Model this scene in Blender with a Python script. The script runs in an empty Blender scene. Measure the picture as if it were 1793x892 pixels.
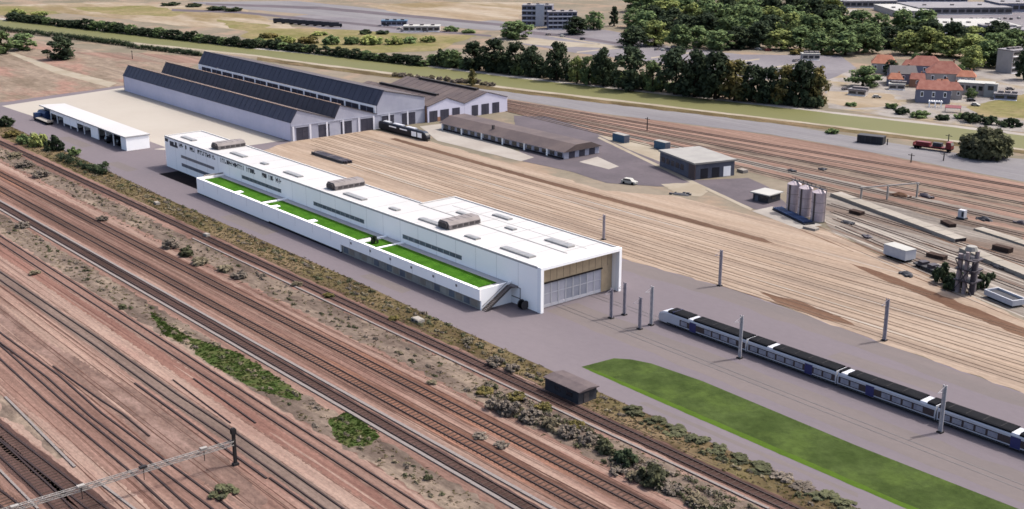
import bpy, math, random
import numpy as np
from mathutils import Vector
from mathutils.geometry import tessellate_polygon
random.seed(7); RNG = np.random.default_rng(7)
SC = bpy.context.scene; COL = SC.collection

# ------------------------------------------------------------------ camera
# world axes: X runs along the rails, Y across them away from the viewer, metres
FPX, YH, CAMH, PCX, PCY = 2100.0, -190.0, 111.0, 896.5, 446.0
PITCH = math.atan((PCY - YH) / FPX); YAW = math.radians(50.3)
CAM = (234.22, -204.35, CAMH)
cam = bpy.data.cameras.new("camera"); cam_o = bpy.data.objects.new("camera", cam); COL.objects.link(cam_o)
cam_o.location = CAM; cam_o.rotation_euler = (math.pi / 2 - PITCH, 0, YAW)
cam.sensor_width = 36.0; cam.lens = 36.0 * FPX / 1793.0; cam.clip_start = 1.0; cam.clip_end = 9000.0
SC.camera = cam_o
# ------------------------------------------------------------------ light
SUN_AZ, SUN_EL = math.radians(72), math.radians(56)      # azimuth counted from +X towards +Y
world = bpy.data.worlds.new("World"); SC.world = world; world.use_nodes = True
wn = world.node_tree.nodes; bg = wn["Background"]
sky = wn.new("ShaderNodeTexSky"); sky.sky_type = 'NISHITA'; sky.sun_disc = False
sky.sun_elevation = SUN_EL; sky.sun_rotation = math.pi / 2 - SUN_AZ
sky.air_density = .8; sky.dust_density = 5.0; sky.ozone_density = .6
world.node_tree.links.new(sky.outputs[0], bg.inputs[0]); bg.inputs[1].default_value = 0.15
sun = bpy.data.lights.new("sun", 'SUN'); sun.energy = 2.4; sun.angle = math.radians(0.6); sun.color = (1, .955, .89)
sun_o = bpy.data.objects.new("sun", sun); COL.objects.link(sun_o)
sd = Vector((math.cos(SUN_EL) * math.cos(SUN_AZ), math.cos(SUN_EL) * math.sin(SUN_AZ), math.sin(SUN_EL)))
sun_o.rotation_euler = sd.to_track_quat('Z', 'Y').to_euler()
sun_o.location = (0, 0, 300)
VS = SC.view_settings; VS.view_transform = 'Standard'; VS.look = 'None'; VS.exposure = 1.22; VS.gamma = 1.0; VS.use_curve_mapping = False
SC.cycles.max_bounces = 5; SC.cycles.diffuse_bounces = 3; SC.cycles.transparent_max_bounces = 6
SC.cycles.filter_width = 1.6

# ------------------------------------------------------------------ positions taken from image pixels, cast through the camera onto the ground
def _dir(x, y):
    a, b = (x - PCX) / FPX, -(y - PCY) / FPX
    fw, up = math.cos(PITCH) + b * math.sin(PITCH), -math.sin(PITCH) + b * math.cos(PITCH)
    c, s = math.cos(YAW), math.sin(YAW)
    return (a * c - fw * s, a * s + fw * c, up)
def W(x, y, z=0.0):
    d = _dir(x, y); t = (z - CAMH) / d[2]
    return (CAM[0] + d[0] * t, CAM[1] + d[1] * t)
def onX(x, y, X):
    d = _dir(x, y); t = (X - CAM[0]) / d[0]; return (CAM[1] + d[1] * t, CAM[2] + d[2] * t)
def onY(x, y, Y):
    d = _dir(x, y); t = (Y - CAM[1]) / d[1]; return (CAM[0] + d[0] * t, CAM[2] + d[2] * t)
def mpp(x, y):                                            # metres that one image pixel spans there
    p = W(x, y); return math.dist((p[0], p[1], 0), CAM) / FPX

# ------------------------------------------------------------------ materials
def lin(c):
    c /= 255.0
    return c / 12.92 if c < .04045 else ((c + .055) / 1.055) ** 2.4
KA = 0.30; KT = (.98, .99, 1.0)                            # what lit level ground shows, turned back into its own colour
def sr(r, g, b, k=KA): return tuple(min(.9, lin(c) * k * t) for c, t in zip((r, g, b), KT)) + (1,)
MATS = {}
def mat(name, c1, c2=None, scale=.05, rough=.9, stretch=1.0, fine=0.0, fscale=1.5, c3=None, s3=.02, bump=0.0, spec=.3, metal=0.0, detail=5, lo=.38, hi=.62, objrand=0.0, rotz=0.0, trans=0.0, streak=0.0, sscale=1.1):
    m = bpy.data.materials.new(name); m.use_nodes = True; nt = m.node_tree; N = nt.nodes; L = nt.links
    p = N["Principled BSDF"]; p.inputs["Roughness"].default_value = rough; p.inputs["Metallic"].default_value = metal
    p.inputs["Specular IOR Level"].default_value = spec if rough < .85 else .03
    tc = N.new("ShaderNodeTexCoord"); mp = N.new("ShaderNodeMapping"); L.new(tc.outputs["Object"], mp.inputs[0])
    mp.inputs["Scale"].default_value = (1.0 / stretch, 1, 1); mp.inputs["Rotation"].default_value = (0, 0, rotz)
    def noise(s, d=detail, m_=mp):
        n = N.new("ShaderNodeTexNoise"); n.inputs["Scale"].default_value = s; n.inputs["Detail"].default_value = d; n.inputs["Roughness"].default_value = .6
        L.new(m_.outputs[0], n.inputs["Vector"]); return n
    col = None
    if c2 is not None:
        n = noise(scale); r = N.new("ShaderNodeValToRGB"); L.new(n.outputs[0], r.inputs[0])
        r.color_ramp.elements[0].position = lo; r.color_ramp.elements[1].position = hi
        r.color_ramp.elements[0].color = c1; r.color_ramp.elements[1].color = c2; col = r.outputs[0]
        if c3 is not None:
            n3 = noise(s3); r3 = N.new("ShaderNodeValToRGB"); L.new(n3.outputs[0], r3.inputs[0])
            r3.color_ramp.elements[0].position = .5; r3.color_ramp.elements[1].position = .62
            mx = N.new("ShaderNodeMix"); mx.data_type = 'RGBA'; L.new(r3.outputs[0], mx.inputs[0]); L.new(col, mx.inputs[6]); mx.inputs[7].default_value = c3; col = mx.outputs[2]
    if fine:
        mpf = N.new("ShaderNodeMapping"); L.new(tc.outputs["Object"], mpf.inputs[0]); mpf.inputs["Scale"].default_value = (1 / (1.8 if stretch > 1.5 else 1), 1, 1)
        nf = noise(fscale, 6, mpf); mr = N.new("ShaderNodeMapRange"); L.new(nf.outputs[0], mr.inputs[0]); nf.inputs["Roughness"].default_value = .75
        mr.inputs[1].default_value = .3; mr.inputs[2].default_value = .7; mr.inputs[3].default_value = 1 - fine; mr.inputs[4].default_value = 1 + fine
        hs = N.new("ShaderNodeHueSaturation"); L.new(mr.outputs[0], hs.inputs["Value"])
        if col is None: hs.inputs["Color"].default_value = c1
        else: L.new(col, hs.inputs["Color"])
        col = hs.outputs[0]
    if streak:                                             # long thin traces along the rails
        mp2 = N.new("ShaderNodeMapping"); L.new(tc.outputs["Object"], mp2.inputs[0]); mp2.inputs["Scale"].default_value = (1 / 70, 1, 1); mp2.inputs["Rotation"].default_value = (0, 0, rotz)
        for sc_, am in ((sscale, streak), (sscale * .37, streak * .7)):
            ns = noise(sc_, 3, mp2); mr = N.new("ShaderNodeMapRange"); L.new(ns.outputs[0], mr.inputs[0]); mr.inputs[1].default_value = .36; mr.inputs[2].default_value = .64; mr.inputs[3].default_value = 1 - am; mr.inputs[4].default_value = 1 + am * .8
            hs = N.new("ShaderNodeHueSaturation"); L.new(mr.outputs[0], hs.inputs["Value"])
            if col is None: hs.inputs["Color"].default_value = c1
            else: L.new(col, hs.inputs["Color"])
            col = hs.outputs[0]
    if objrand:
        oi = N.new("ShaderNodeObjectInfo"); mr = N.new("ShaderNodeMapRange"); L.new(oi.outputs["Random"], mr.inputs[0])
        mr.inputs[3].default_value = 1 - objrand; mr.inputs[4].default_value = 1 + objrand
        hs = N.new("ShaderNodeHueSaturation"); L.new(mr.outputs[0], hs.inputs["Value"])
        if col is None: hs.inputs["Color"].default_value = c1
        else: L.new(col, hs.inputs["Color"])
        col = hs.outputs[0]
    if col is None: p.inputs["Base Color"].default_value = c1
    else: L.new(col, p.inputs["Base Color"])
    if bump:
        nb = noise(fscale * 1.3, 4); b = N.new("ShaderNodeBump"); b.inputs["Strength"].default_value = bump; b.inputs["Distance"].default_value = .3
        L.new(nb.outputs[0], b.inputs["Height"]); L.new(b.outputs[0], p.inputs["Normal"])
    if trans:
        out = N["Material Output"]; tb = N.new("ShaderNodeBsdfTranslucent"); mxs = N.new("ShaderNodeMixShader"); mxs.inputs[0].default_value = trans
        if col is not None: L.new(col, tb.inputs[0])
        else: tb.inputs[0].default_value = c1
        L.new(p.outputs[0], mxs.inputs[1]); L.new(tb.outputs[0], mxs.inputs[2]); L.new(mxs.outputs[0], out.inputs[0])
    MATS[name] = m; return m
M = MATS
# ground
mat("base_earth", sr(182, 168, 150), sr(152, 144, 124), .012, fine=.12, fscale=.25, c3=sr(196, 172, 150), s3=.03)
mat("ballast_pink", sr(184, 148, 134), sr(158, 124, 112), .16, stretch=9, fine=0.3, fscale=1.4, c3=sr(200, 170, 154), s3=.06, bump=.3, streak=0.2, sscale=1.0)
mat("ballast_pale", sr(208, 178, 162), sr(190, 156, 142), .2, stretch=7, fine=0.26, fscale=1.4, bump=.3, streak=0.14, sscale=1.2)
mat("ballast_red", sr(180, 138, 124), sr(162, 122, 110), .2, stretch=6, fine=0.28, fscale=1.4, bump=.3, streak=0.16, sscale=1.2)
mat("ballast_worn", sr(168, 138, 126), sr(142, 118, 108), .16, stretch=3, fine=0.34, fscale=.9, c3=sr(184, 154, 142), s3=.12, bump=.3, streak=0.1, sscale=0.9)
mat("ballast_stain", sr(128, 94, 82), sr(108, 80, 70), .3, stretch=6, fine=.25, fscale=1.4)
mat("ballast_grey", sr(170, 148, 136), sr(144, 124, 114), .12, stretch=5, fine=0.3, fscale=1.3, bump=.3, streak=0.12, sscale=1.3)
mat("ballast_dark", sr(124, 98, 92), sr(100, 78, 72), .15, stretch=8, fine=0.3, fscale=1.5, bump=.3, streak=0.2, sscale=1.2)
mat("ballast_brown", sr(160, 126, 112), sr(130, 102, 92), .2, stretch=14, fine=0.3, fscale=1.4, c3=sr(182, 134, 112), s3=.08, bump=.3, streak=0.34, sscale=2.0)
mat("ballast_rust", sr(182, 126, 100), sr(168, 128, 112), .3, stretch=5, fine=.15, fscale=1.3)
mat("ballast_far", sr(194, 160, 144), sr(164, 134, 120), .16, stretch=24, fine=0.22, fscale=.6, c3=sr(176, 158, 142), s3=.06, streak=0.22, sscale=0.7)
mat("weedy_ground", sr(164, 146, 132), sr(126, 110, 100), .16, stretch=3, fine=0.36, fscale=.9, c3=sr(184, 164, 146), s3=.1, bump=.4, streak=0.12, sscale=0.8)
mat("siding_ground", sr(186, 176, 166), sr(160, 150, 142), .1, stretch=12, fine=0.24, fscale=.8, c3=sr(150, 132, 120), s3=.05, streak=0.22, sscale=0.8)
mat("olive_ground", sr(142, 128, 92), sr(112, 96, 70), .12, stretch=2.5, fine=0.36, fscale=.9, c3=sr(160, 138, 108), s3=.08, bump=.4)
mat("green_ground", sr(88, 106, 56), sr(128, 126, 84), .25, lo=.45, hi=.7, fine=.3, fscale=1.0, bump=.4)
mat("yard_grey", sr(160, 149, 155), sr(154, 144, 150), .03, stretch=2, fine=0.05, fscale=.7, c3=sr(164, 153, 158), s3=.015)
mat("yard_worn", sr(162, 150, 148), sr(150, 141, 140), .05, stretch=6, fine=.05, fscale=.8)
mat("cream_yard", sr(234, 225, 212), sr(229, 219, 206), .02, fine=.02, fscale=.3)
mat("field_tan", sr(220, 197, 176), sr(205, 180, 158), .2, stretch=12, fine=0.17, fscale=.9, c3=sr(194, 172, 154), s3=.1, lo=.4, hi=.6, streak=0.11, sscale=0.9)
mat("field_smudge", sr(172, 144, 124), sr(154, 128, 110), .2, stretch=4, fine=.25, fscale=.9)
mat("rail_field", sr(182, 156, 137), sr(166, 142, 124), .3, rough=.9)
mat("brown_strip", sr(124, 98, 82), sr(140, 112, 94), .15, stretch=6, fine=.2, fscale=.9)
mat("field_brown", sr(132, 100, 82), sr(150, 118, 98), .1, stretch=8, fine=0.22, fscale=.9)
mat("asphalt", sr(142, 132, 138), sr(128, 120, 126), .05, fine=0.09, fscale=.6)
mat("road_grey", sr(178, 174, 176), sr(164, 160, 164), .04, stretch=4, fine=0.08, fscale=.5, streak=0.05, sscale=0.5)
mat("concrete", sr(222, 214, 204), sr(206, 196, 186), .06, fine=.06, fscale=.6)
mat("pale_path", sr(218, 206, 186), sr(200, 186, 164), .06, fine=.06, fscale=.5)
mat("garden_mix", sr(206, 198, 190), sr(176, 168, 164), .06, fine=.2, fscale=.2, c3=sr(196, 178, 150), s3=.04)
mat("pale_strip", sr(226, 216, 204), sr(208, 198, 184), .08, stretch=6, fine=.1, fscale=.7)
mat("sand", sr(218, 202, 180), sr(190, 168, 140), .03, stretch=3, fine=0.2, fscale=.15, c3=sr(172, 152, 116), s3=.02)
mat("dry_field", sr(190, 170, 152), sr(160, 142, 124), .05, stretch=2.5, fine=0.34, fscale=.22, c3=sr(194, 156, 140), s3=.045, streak=0.08, sscale=0.3)
mat("scrub_field", sr(150, 146, 92), sr(184, 166, 126), .03, fine=0.3, fscale=.2)
mat("carpark", sr(176, 170, 174), sr(158, 152, 158), .02, fine=0.1, fscale=.3)
mat("canal", sr(148, 146, 96), sr(142, 142, 90), .01, rough=.7, spec=.1)
mat("lawn", sr(96, 114, 62), sr(78, 96, 48), .1, fine=0.26, fscale=.45, c3=sr(100, 120, 60), s3=.09, bump=.5)
mat("lawn_edge", sr(104, 134, 48), sr(96, 124, 46), .2, fine=.12)
mat("grass_green", sr(104, 124, 68), sr(84, 104, 52), .4, rough=1, trans=.55)
mat("grass_lawn", sr(112, 132, 72), sr(96, 116, 60), .3, rough=1, trans=.3)
mat("grass_straw", sr(216, 200, 164), sr(190, 172, 136), .4, rough=1, trans=.55)
mat("grass_olive", sr(158, 150, 98), sr(132, 124, 80), .4, rough=1, trans=.55)
mat("grass_brown", sr(156, 136, 114), sr(128, 112, 96), .4, rough=1, trans=.55)
# buildings, metal
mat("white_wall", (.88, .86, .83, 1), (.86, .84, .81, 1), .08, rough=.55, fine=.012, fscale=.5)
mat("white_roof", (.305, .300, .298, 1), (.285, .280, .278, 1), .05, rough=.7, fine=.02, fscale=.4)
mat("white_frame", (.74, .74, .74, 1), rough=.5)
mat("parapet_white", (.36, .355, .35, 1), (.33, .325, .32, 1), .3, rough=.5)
mat("roof_line", (.215, .21, .205, 1), rough=.7)
mat("skylight", sr(196, 192, 188), sr(176, 174, 172), .4, rough=.35, spec=.5)
mat("unit_grey", sr(152, 142, 140, .48), sr(132, 124, 122, .48), .3, rough=.7, fine=.05)
mat("unit_dark", sr(104, 96, 96), rough=.7)
mat("brown_clad", (.40, .305, .19, 1), (.35, .265, .165, 1), .6, rough=.6, fine=.06, fscale=2)
mat("dark_line", sr(56, 44, 40), rough=.7)
mat("glass_grey", (.36, .355, .39, 1), (.31, .31, .345, 1), .25, rough=.35, spec=.3)
mat("glass_mid", (.27, .28, .31, 1), (.22, .23, .265, 1), .3, rough=.3, spec=.3)
mat("door_frame", (.46, .455, .47, 1), rough=.5)
mat("glass_dark", sr(70, 80, 92), sr(48, 54, 64), .3, rough=.15, spec=.5)
mat("lettering", (.03, .032, .04, 1), rough=.6)
mat("glass_strip", (.13, .15, .17, 1), (.09, .10, .12, 1), .3, rough=.2, spec=.5)
mat("roof_green", sr(96, 152, 48), sr(78, 132, 38), .25, fine=0.22, fscale=1.5, rough=1, bump=.4)
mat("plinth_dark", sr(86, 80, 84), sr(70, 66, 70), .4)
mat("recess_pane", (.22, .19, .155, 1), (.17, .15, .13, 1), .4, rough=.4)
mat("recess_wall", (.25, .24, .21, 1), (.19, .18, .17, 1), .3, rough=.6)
mat("black_patch", sr(44, 38, 42), sr(36, 32, 36), .1, fine=.08)
mat("pier_grey", (.50, .50, .54, 1), (.44, .44, .49, 1), .3, rough=.8)
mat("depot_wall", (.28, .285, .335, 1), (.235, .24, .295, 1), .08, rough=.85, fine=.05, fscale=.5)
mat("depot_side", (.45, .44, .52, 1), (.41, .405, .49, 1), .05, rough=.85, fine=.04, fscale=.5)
mat("slate", (.026, .026, .044, 1), (.018, .018, .033, 1), .12, stretch=.3, rough=.55, fine=.12, fscale=.8)
mat("slate_brown", (.030, .024, .032, 1), (.018, .015, .022, 1), .12, stretch=.3, rough=.6, fine=.12, fscale=.8)
mat("depot_back_roof", sr(120, 108, 108), sr(104, 94, 96), .1, rough=.8, fine=.1, fscale=.6)
mat("brown_roof", sr(134, 116, 112), sr(114, 98, 98), .1, rough=.8, fine=.1, fscale=.7)
mat("door_dark", sr(74, 72, 88, .48), sr(60, 60, 76, .48), .3, rough=.6)
mat("brick_warm", sr(196, 150, 124, .48), sr(176, 132, 108, .48), .4, fine=.1)
mat("ridge_tan", sr(170, 148, 136, .48), sr(150, 130, 120, .48), .3)
mat("shed_black", (.024, .025, .032, 1), (.016, .017, .022, 1), .4, rough=.75)
mat("shed_roof", sr(146, 132, 132), sr(128, 116, 118), .3, rough=.85, fine=.08)
mat("blue_grey_wall", sr(104, 108, 122, .48), sr(90, 94, 110, .48), .3, rough=.8)
mat("grey_roof", sr(206, 202, 194), sr(192, 188, 182), .2, rough=.7)
mat("container_blue", sr(96, 142, 176), sr(84, 128, 164), .5, rough=.6)
mat("container_white", sr(214, 216, 222, .48), sr(200, 202, 212, .48), .5, rough=.6)
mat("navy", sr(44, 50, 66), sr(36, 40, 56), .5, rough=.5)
mat("red_paint", sr(168, 44, 52), sr(140, 34, 44), .8, rough=.5)
mat("truck_blue", sr(52, 86, 142), sr(44, 72, 124), .5, rough=.5)
mat("silo_metal", sr(196, 182, 184, .62), sr(172, 158, 164, .62), .25, rough=.6, fine=.06)
mat("tower_rust", (.20, .165, .165, 1), (.13, .11, .12, 1), .5, rough=.8, fine=.2, fscale=1.2)
mat("mast_grey", sr(160, 152, 160, .62), sr(142, 136, 144, .62), .6, rough=.7)
mat("mast_pale", sr(206, 202, 204, .48), sr(186, 182, 188, .48), .6, rough=.7)
mat("mast_dark", sr(46, 42, 46), rough=.8)
mat("galv", sr(186, 180, 174, .48), sr(160, 156, 150, .48), .8, rough=.6)
mat("rail_rust", sr(70, 42, 36), sr(56, 34, 32), .3, rough=.7, metal=0)
mat("rail_thin", sr(150, 126, 110), sr(132, 110, 98), .3, rough=.8)
mat("rail_flush", sr(132, 124, 124), sr(118, 112, 114), .3, rough=.6)
mat("sleeper", sr(116, 98, 90), sr(98, 82, 76), .5, rough=.95)
mat("trough_pale", sr(192, 182, 178), sr(168, 158, 154), .2, stretch=3, fine=.08, rough=.9)
mat("train_white", sr(224, 226, 234, .48), sr(214, 216, 226, .48), .3, rough=.4)
mat("train_black", (.010, .0105, .0125, 1), (.0075, .008, .0095, 1), .2, rough=.9, spec=.1, fine=.06)
mat("train_blue", (.017, .021, .085, 1), rough=.4)
mat("train_pane", sr(168, 172, 186, .48), sr(140, 146, 164, .48), .6, rough=.2, spec=.5)
mat("train_window", sr(42, 46, 64), rough=.15, spec=.6)
mat("loco_dark", sr(44, 46, 60), sr(34, 36, 50), .5, rough=.5)
mat("tile_orange", sr(238, 170, 142), sr(220, 148, 122), .4, rough=.85, fine=.1)
mat("tile_red", sr(216, 154, 138), sr(196, 132, 118), .4, rough=.85, fine=.1)
mat("plaster", sr(214, 204, 196, .48), sr(200, 190, 184, .48), .2, rough=.9)
mat("plaster_blue", sr(150, 150, 166, .48), sr(140, 140, 158, .48), .2, rough=.9)
mat("far_roof_white", sr(238, 236, 228), sr(226, 224, 218), .05, rough=.8)
mat("far_roof_grey", sr(180, 174, 178), sr(164, 160, 166), .05, rough=.8)
mat("rubber", sr(30, 30, 32), rough=.9)
mat("bark", sr(92, 80, 68), sr(72, 62, 54), 1.5, rough=.95)
LEAF = dict(rough=1, objrand=.22, trans=.2, spec=0.0)
mat("leaf_dark", (0.045, 0.059, 0.031, 1.000), (0.020, 0.029, 0.020, 1.000), .35, **LEAF)
mat("leaf_olive", (.085, .088, .048, 1), (.050, .052, .034, 1), .8, **LEAF)
mat("leaf_mid", (0.137, 0.180, 0.074, 1.000), (0.060, 0.089, 0.042, 1.000), .35, **LEAF)
mat("leaf_bright", (0.240, 0.260, 0.089, 1.000), (0.125, 0.156, 0.058, 1.000), .35, **LEAF)
mat("leaf_rust", (0.149, 0.119, 0.044, 1.000), (0.055, 0.064, 0.030, 1.000), .3, **LEAF)
mat("leaf_scrub", (0.174, 0.147, 0.100, 1.000), (0.107, 0.094, 0.066, 1.000), .8, **LEAF)
mat("leaf_greybrown", (0.161, 0.136, 0.110, 1.000), (0.101, 0.086, 0.075, 1.000), .8, **LEAF)

# ------------------------------------------------------------------ mesh helpers
def base_of(o):
    x = Vector((0, 0, 0))
    while o is not None: x = x + o.location; o = o.parent
    return x
class MB:
    def __init__(s): s.v = []; s.f = []
    def add(s, v, f):
        n = len(s.v); s.v += v; s.f += [tuple(i + n for i in q) for q in f]; return s
    def box(s, x0, y0, z0, x1, y1, z1):
        return s.add([(x0, y0, z0), (x1, y0, z0), (x1, y1, z0), (x0, y1, z0), (x0, y0, z1), (x1, y0, z1), (x1, y1, z1), (x0, y1, z1)],
                     [(3, 2, 1, 0), (4, 5, 6, 7), (0, 1, 5, 4), (1, 2, 6, 5), (2, 3, 7, 6), (3, 0, 4, 7)])
    def prism(s, poly, z0, z1):                            # poly counter-clockwise
        a = sum(poly[i][0] * poly[(i + 1) % len(poly)][1] - poly[(i + 1) % len(poly)][0] * poly[i][1] for i in range(len(poly)))
        if a < 0: poly = poly[::-1]
        n = len(poly)
        return s.add([(p[0], p[1], z0) for p in poly] + [(p[0], p[1], z1) for p in poly],
                     [tuple(range(n))[::-1], tuple(range(n, 2 * n))] + [(i, (i + 1) % n, n + (i + 1) % n, n + i) for i in range(n)])
    def profx(s, prof, x0, x1):                            # (y,z) outline swept along X
        a = sum(prof[i][0] * prof[(i + 1) % len(prof)][1] - prof[(i + 1) % len(prof)][0] * prof[i][1] for i in range(len(prof)))
        if a < 0: prof = prof[::-1]
        n = len(prof)
        return s.add([(x0, p[0], p[1]) for p in prof] + [(x1, p[0], p[1]) for p in prof],
                     [tuple(range(n))[::-1], tuple(range(n, 2 * n))] + [(i, (i + 1) % n, n + (i + 1) % n, n + i) for i in range(n)])
    def profy(s, prof, y0, y1):                            # (x,z) outline swept along Y
        a = sum(prof[i][0] * prof[(i + 1) % len(prof)][1] - prof[(i + 1) % len(prof)][0] * prof[i][1] for i in range(len(prof)))
        if a > 0: prof = prof[::-1]
        n = len(prof)
        return s.add([(p[0], y0, p[1]) for p in prof] + [(p[0], y1, p[1]) for p in prof],
                     [tuple(range(n))[::-1], tuple(range(n, 2 * n))] + [(i, (i + 1) % n, n + (i + 1) % n, n + i) for i in range(n)])
    def cyl(s, x, y, z0, z1, r, r2=None, n=12):
        r2 = r if r2 is None else r2
        A = [2 * math.pi * i / n for i in range(n)]
        return s.add([(x + r * math.cos(a), y + r * math.sin(a), z0) for a in A] + [(x + r2 * math.cos(a), y + r2 * math.sin(a), z1) for a in A],
                     [tuple(range(n))[::-1], tuple(range(n, 2 * n))] + [(i, (i + 1) % n, n + (i + 1) % n, n + i) for i in range(n)])
    def cylh(s, p, q, r, n=12):                            # cylinder along any line
        P, Q = Vector(p), Vector(q); d = (Q - P).normalized(); a = d.orthogonal().normalized(); b = d.cross(a); vs = []
        for e in (P, Q):
            for i in range(n):
                t = 2 * math.pi * i / n; vs.append(tuple(e + (a * math.cos(t) + b * math.sin(t)) * r))
        return s.add(vs, [tuple(range(n))[::-1], tuple(range(n, 2 * n))] + [(i, (i + 1) % n, n + (i + 1) % n, n + i) for i in range(n)])
    def bar(s, p, q, w, h=None):
        h = h or w; P, Q = Vector(p), Vector(q); d = (Q - P).normalized()
        a = d.cross(Vector((0, 0, 1)));
        if a.length < 1e-3: a = Vector((1, 0, 0))
        a = a.normalized() * w / 2; b = d.cross(a).normalized() * h / 2
        vs = [tuple(e + k) for e in (P, Q) for k in (a + b, -a + b, -a - b, a - b)]
        return s.add(vs, [(0, 1, 2, 3), (7, 6, 5, 4), (1, 0, 4, 5), (2, 1, 5, 6), (3, 2, 6, 7), (0, 3, 7, 4)])
    def build(s, name, m, parent=None, local=False, origin=None, kind=None, smooth=False):
        off = base_of(parent) if (parent is not None and not local) else Vector((0, 0, 0))
        me = bpy.data.meshes.new(name)
        o0 = Vector(origin) if origin is not None else Vector((0, 0, 0))
        k = off + o0
        me.from_pydata([(x - k.x, y - k.y, z - k.z) for x, y, z in s.v], [], s.f); me.materials.append(M[m])
        if smooth: me.shade_smooth()
        o = bpy.data.objects.new(name, me); COL.objects.link(o); o.parent = parent; o.location = o0
        if kind: o["kind"] = kind
        return o
def tag(o, label, cat, group=None):
    o["label"] = label; o["category"] = cat
    if group: o["group"] = group
    return o
def empty(name, loc, label=None, cat=None, group=None, rz=0.0):
    o = bpy.data.objects.new(name, None); COL.objects.link(o); o.location = loc; o.rotation_euler = (0, 0, rz); o.empty_display_size = 1
    if label: tag(o, label, cat, group)
    return o
def copy_tree(o, parent=None):
    c = o.copy(); COL.objects.link(c); c.parent = parent
    for ch in list(o.children): copy_tree(ch, c)
    return c
def rag(poly, seg, amp):
    out = []; n = len(poly)
    for i in range(n):
        a, b = poly[i], poly[(i + 1) % n]; L = math.dist(a, b); k = max(1, min(700, int(L / seg)))
        for j in range(k):
            t = j / k; w = amp if j else amp * .4
            out.append((a[0] + (b[0] - a[0]) * t + random.uniform(-w, w), a[1] + (b[1] - a[1]) * t + random.uniform(-w, w)))
    return out
def sheet(name, poly, m, z, seg=4.0, amp=0.0, parent=None, kind="structure"):
    if amp: poly = rag(poly, seg, amp)
    tri = tessellate_polygon([[Vector((p[0], p[1], 0)) for p in poly]])
    fs = []
    for t in tri:
        a, b, c = (poly[i] for i in t)
        fs.append(tuple(t) if (b[0] - a[0]) * (c[1] - a[1]) - (b[1] - a[1]) * (c[0] - a[0]) > 0 else tuple(t)[::-1])
    b = MB(); b.v = [(p[0], p[1], z) for p in poly]; b.f = fs
    return b.build(name, m, parent, kind=kind)
def PX(l): return [W(*p) for p in l]
ORD = "first second third fourth fifth sixth seventh eighth ninth tenth eleventh twelfth thirteenth fourteenth fifteenth sixteenth seventeenth eighteenth nineteenth twentieth".split()
def nth(i):
    if i < 20: return ORD[i]
    t, u = divmod(i + 1, 10); ty = {2: "twenty", 3: "thirty", 4: "forty", 5: "fifty", 6: "sixty", 7: "seventy", 8: "eighty", 9: "ninety"}[t]
    return ty[:-1] + "ieth" if u == 0 else ty + "-" + ORD[u - 1]

# ------------------------------------------------------------------ ground
g = MB(); g.v = [(-4500, -1500, 0), (2500, -1500, 0), (2500, 5000, 0), (-4500, 5000, 0)]; g.f = [(0, 1, 2, 3)]
g.build("ground", "base_earth", kind="structure")
YL = [(-90, 178), (0, 213), (60, 241), (190, 300), (300, 352), (480, 430), (640, 500), (740, 548), (900, 620), (1000, 665), (1100, 710), (1200, 755), (1500, 890)]   # lower edge of the paved yard
yl = PX(YL) + [(175, -26)]
sheet("ballast_ground", [(-700, -14)] + yl + [(260, -30), (260, -230), (-700, -230)], "ballast_pink", .02)
# strips of weeds beside and between the lines
sheet("weedy_strip_ground", [(x, y + .5) for x, y in yl] + [(175, -33), (60, -33), (-100, -33.5), (-250, -34), (-420, -33), (-480, -22)], "olive_ground", .028, 3, .5)
sheet("weedy_strip_ground", [(-430, -41), (-200, -41.5), (0, -40.5), (200, -39), (200, -49), (60, -49.3), (0, -49.6), (-120, -49.6), (-250, -50), (-430, -50)], "weedy_ground", .028, 1.6, .9)
sheet("weedy_strip_ground", [(-330, -79.5), (-100, -79), (140, -77), (140, -85), (20, -86), (-100, -87.5), (-200, -87.5), (-330, -88)], "weedy_ground", .028, 2.5, .7)
sheet("weedy_strip_ground", PX([(0, 690), (30, 712), (120, 800), (100, 805), (40, 745), (0, 730)]), "weedy_ground", .028, 2, .4)
sheet("worn_ground", PX([(-40, 500), (60, 585), (180, 655), (260, 695), (330, 748), (400, 805), (470, 880), (440, 900), (340, 835), (250, 770), (180, 700), (100, 635), (-40, 560)]), "ballast_worn", .026, .7, .45)
sheet("pale_ballast_ground", [(-330, -97.6), (120, -95.2), (120, -99.0), (-330, -100.2)], "ballast_pale", .024, .8, .4)
sheet("pale_ballast_ground", [(-330, -87.6), (120, -85.6), (120, -86.9), (-330, -89.2)], "ballast_pale", .0265, 2.5, .5)
sheet("red_ballast_ground", [(-330, -93.8), (120, -91.2), (120, -94.8), (-330, -97.2)], "ballast_red", .025, .8, .35)
sheet("pale_ballast_ground", PX([(-40, 650), (0, 680), (120, 770), (240, 870), (270, 900), (200, 900), (100, 810), (0, 730), (-40, 700)]), "ballast_pale", .024, .8, .4)
sheet("pale_ballast_ground", [(-560, -52.2), (-250, -52), (60, -50.6), (180, -50.2), (180, -52), (60, -52.4), (-250, -54.2), (-560, -55)], "ballast_pale", .024, 2.5, .5)
for q in [[(262, 545), (300, 572), (330, 590), (318, 600), (285, 585)], [(330, 590), (352, 597), (415, 618), (470, 650), (528, 690), (524, 702), (470, 690), (420, 668), (380, 645), (340, 618)],
          [(575, 735), (610, 722), (640, 738), (664, 765), (650, 780), (610, 784), (590, 770)]]:
    sheet("green_patch_ground", PX(q), "green_ground", .036, 1.5, .5)
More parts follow.
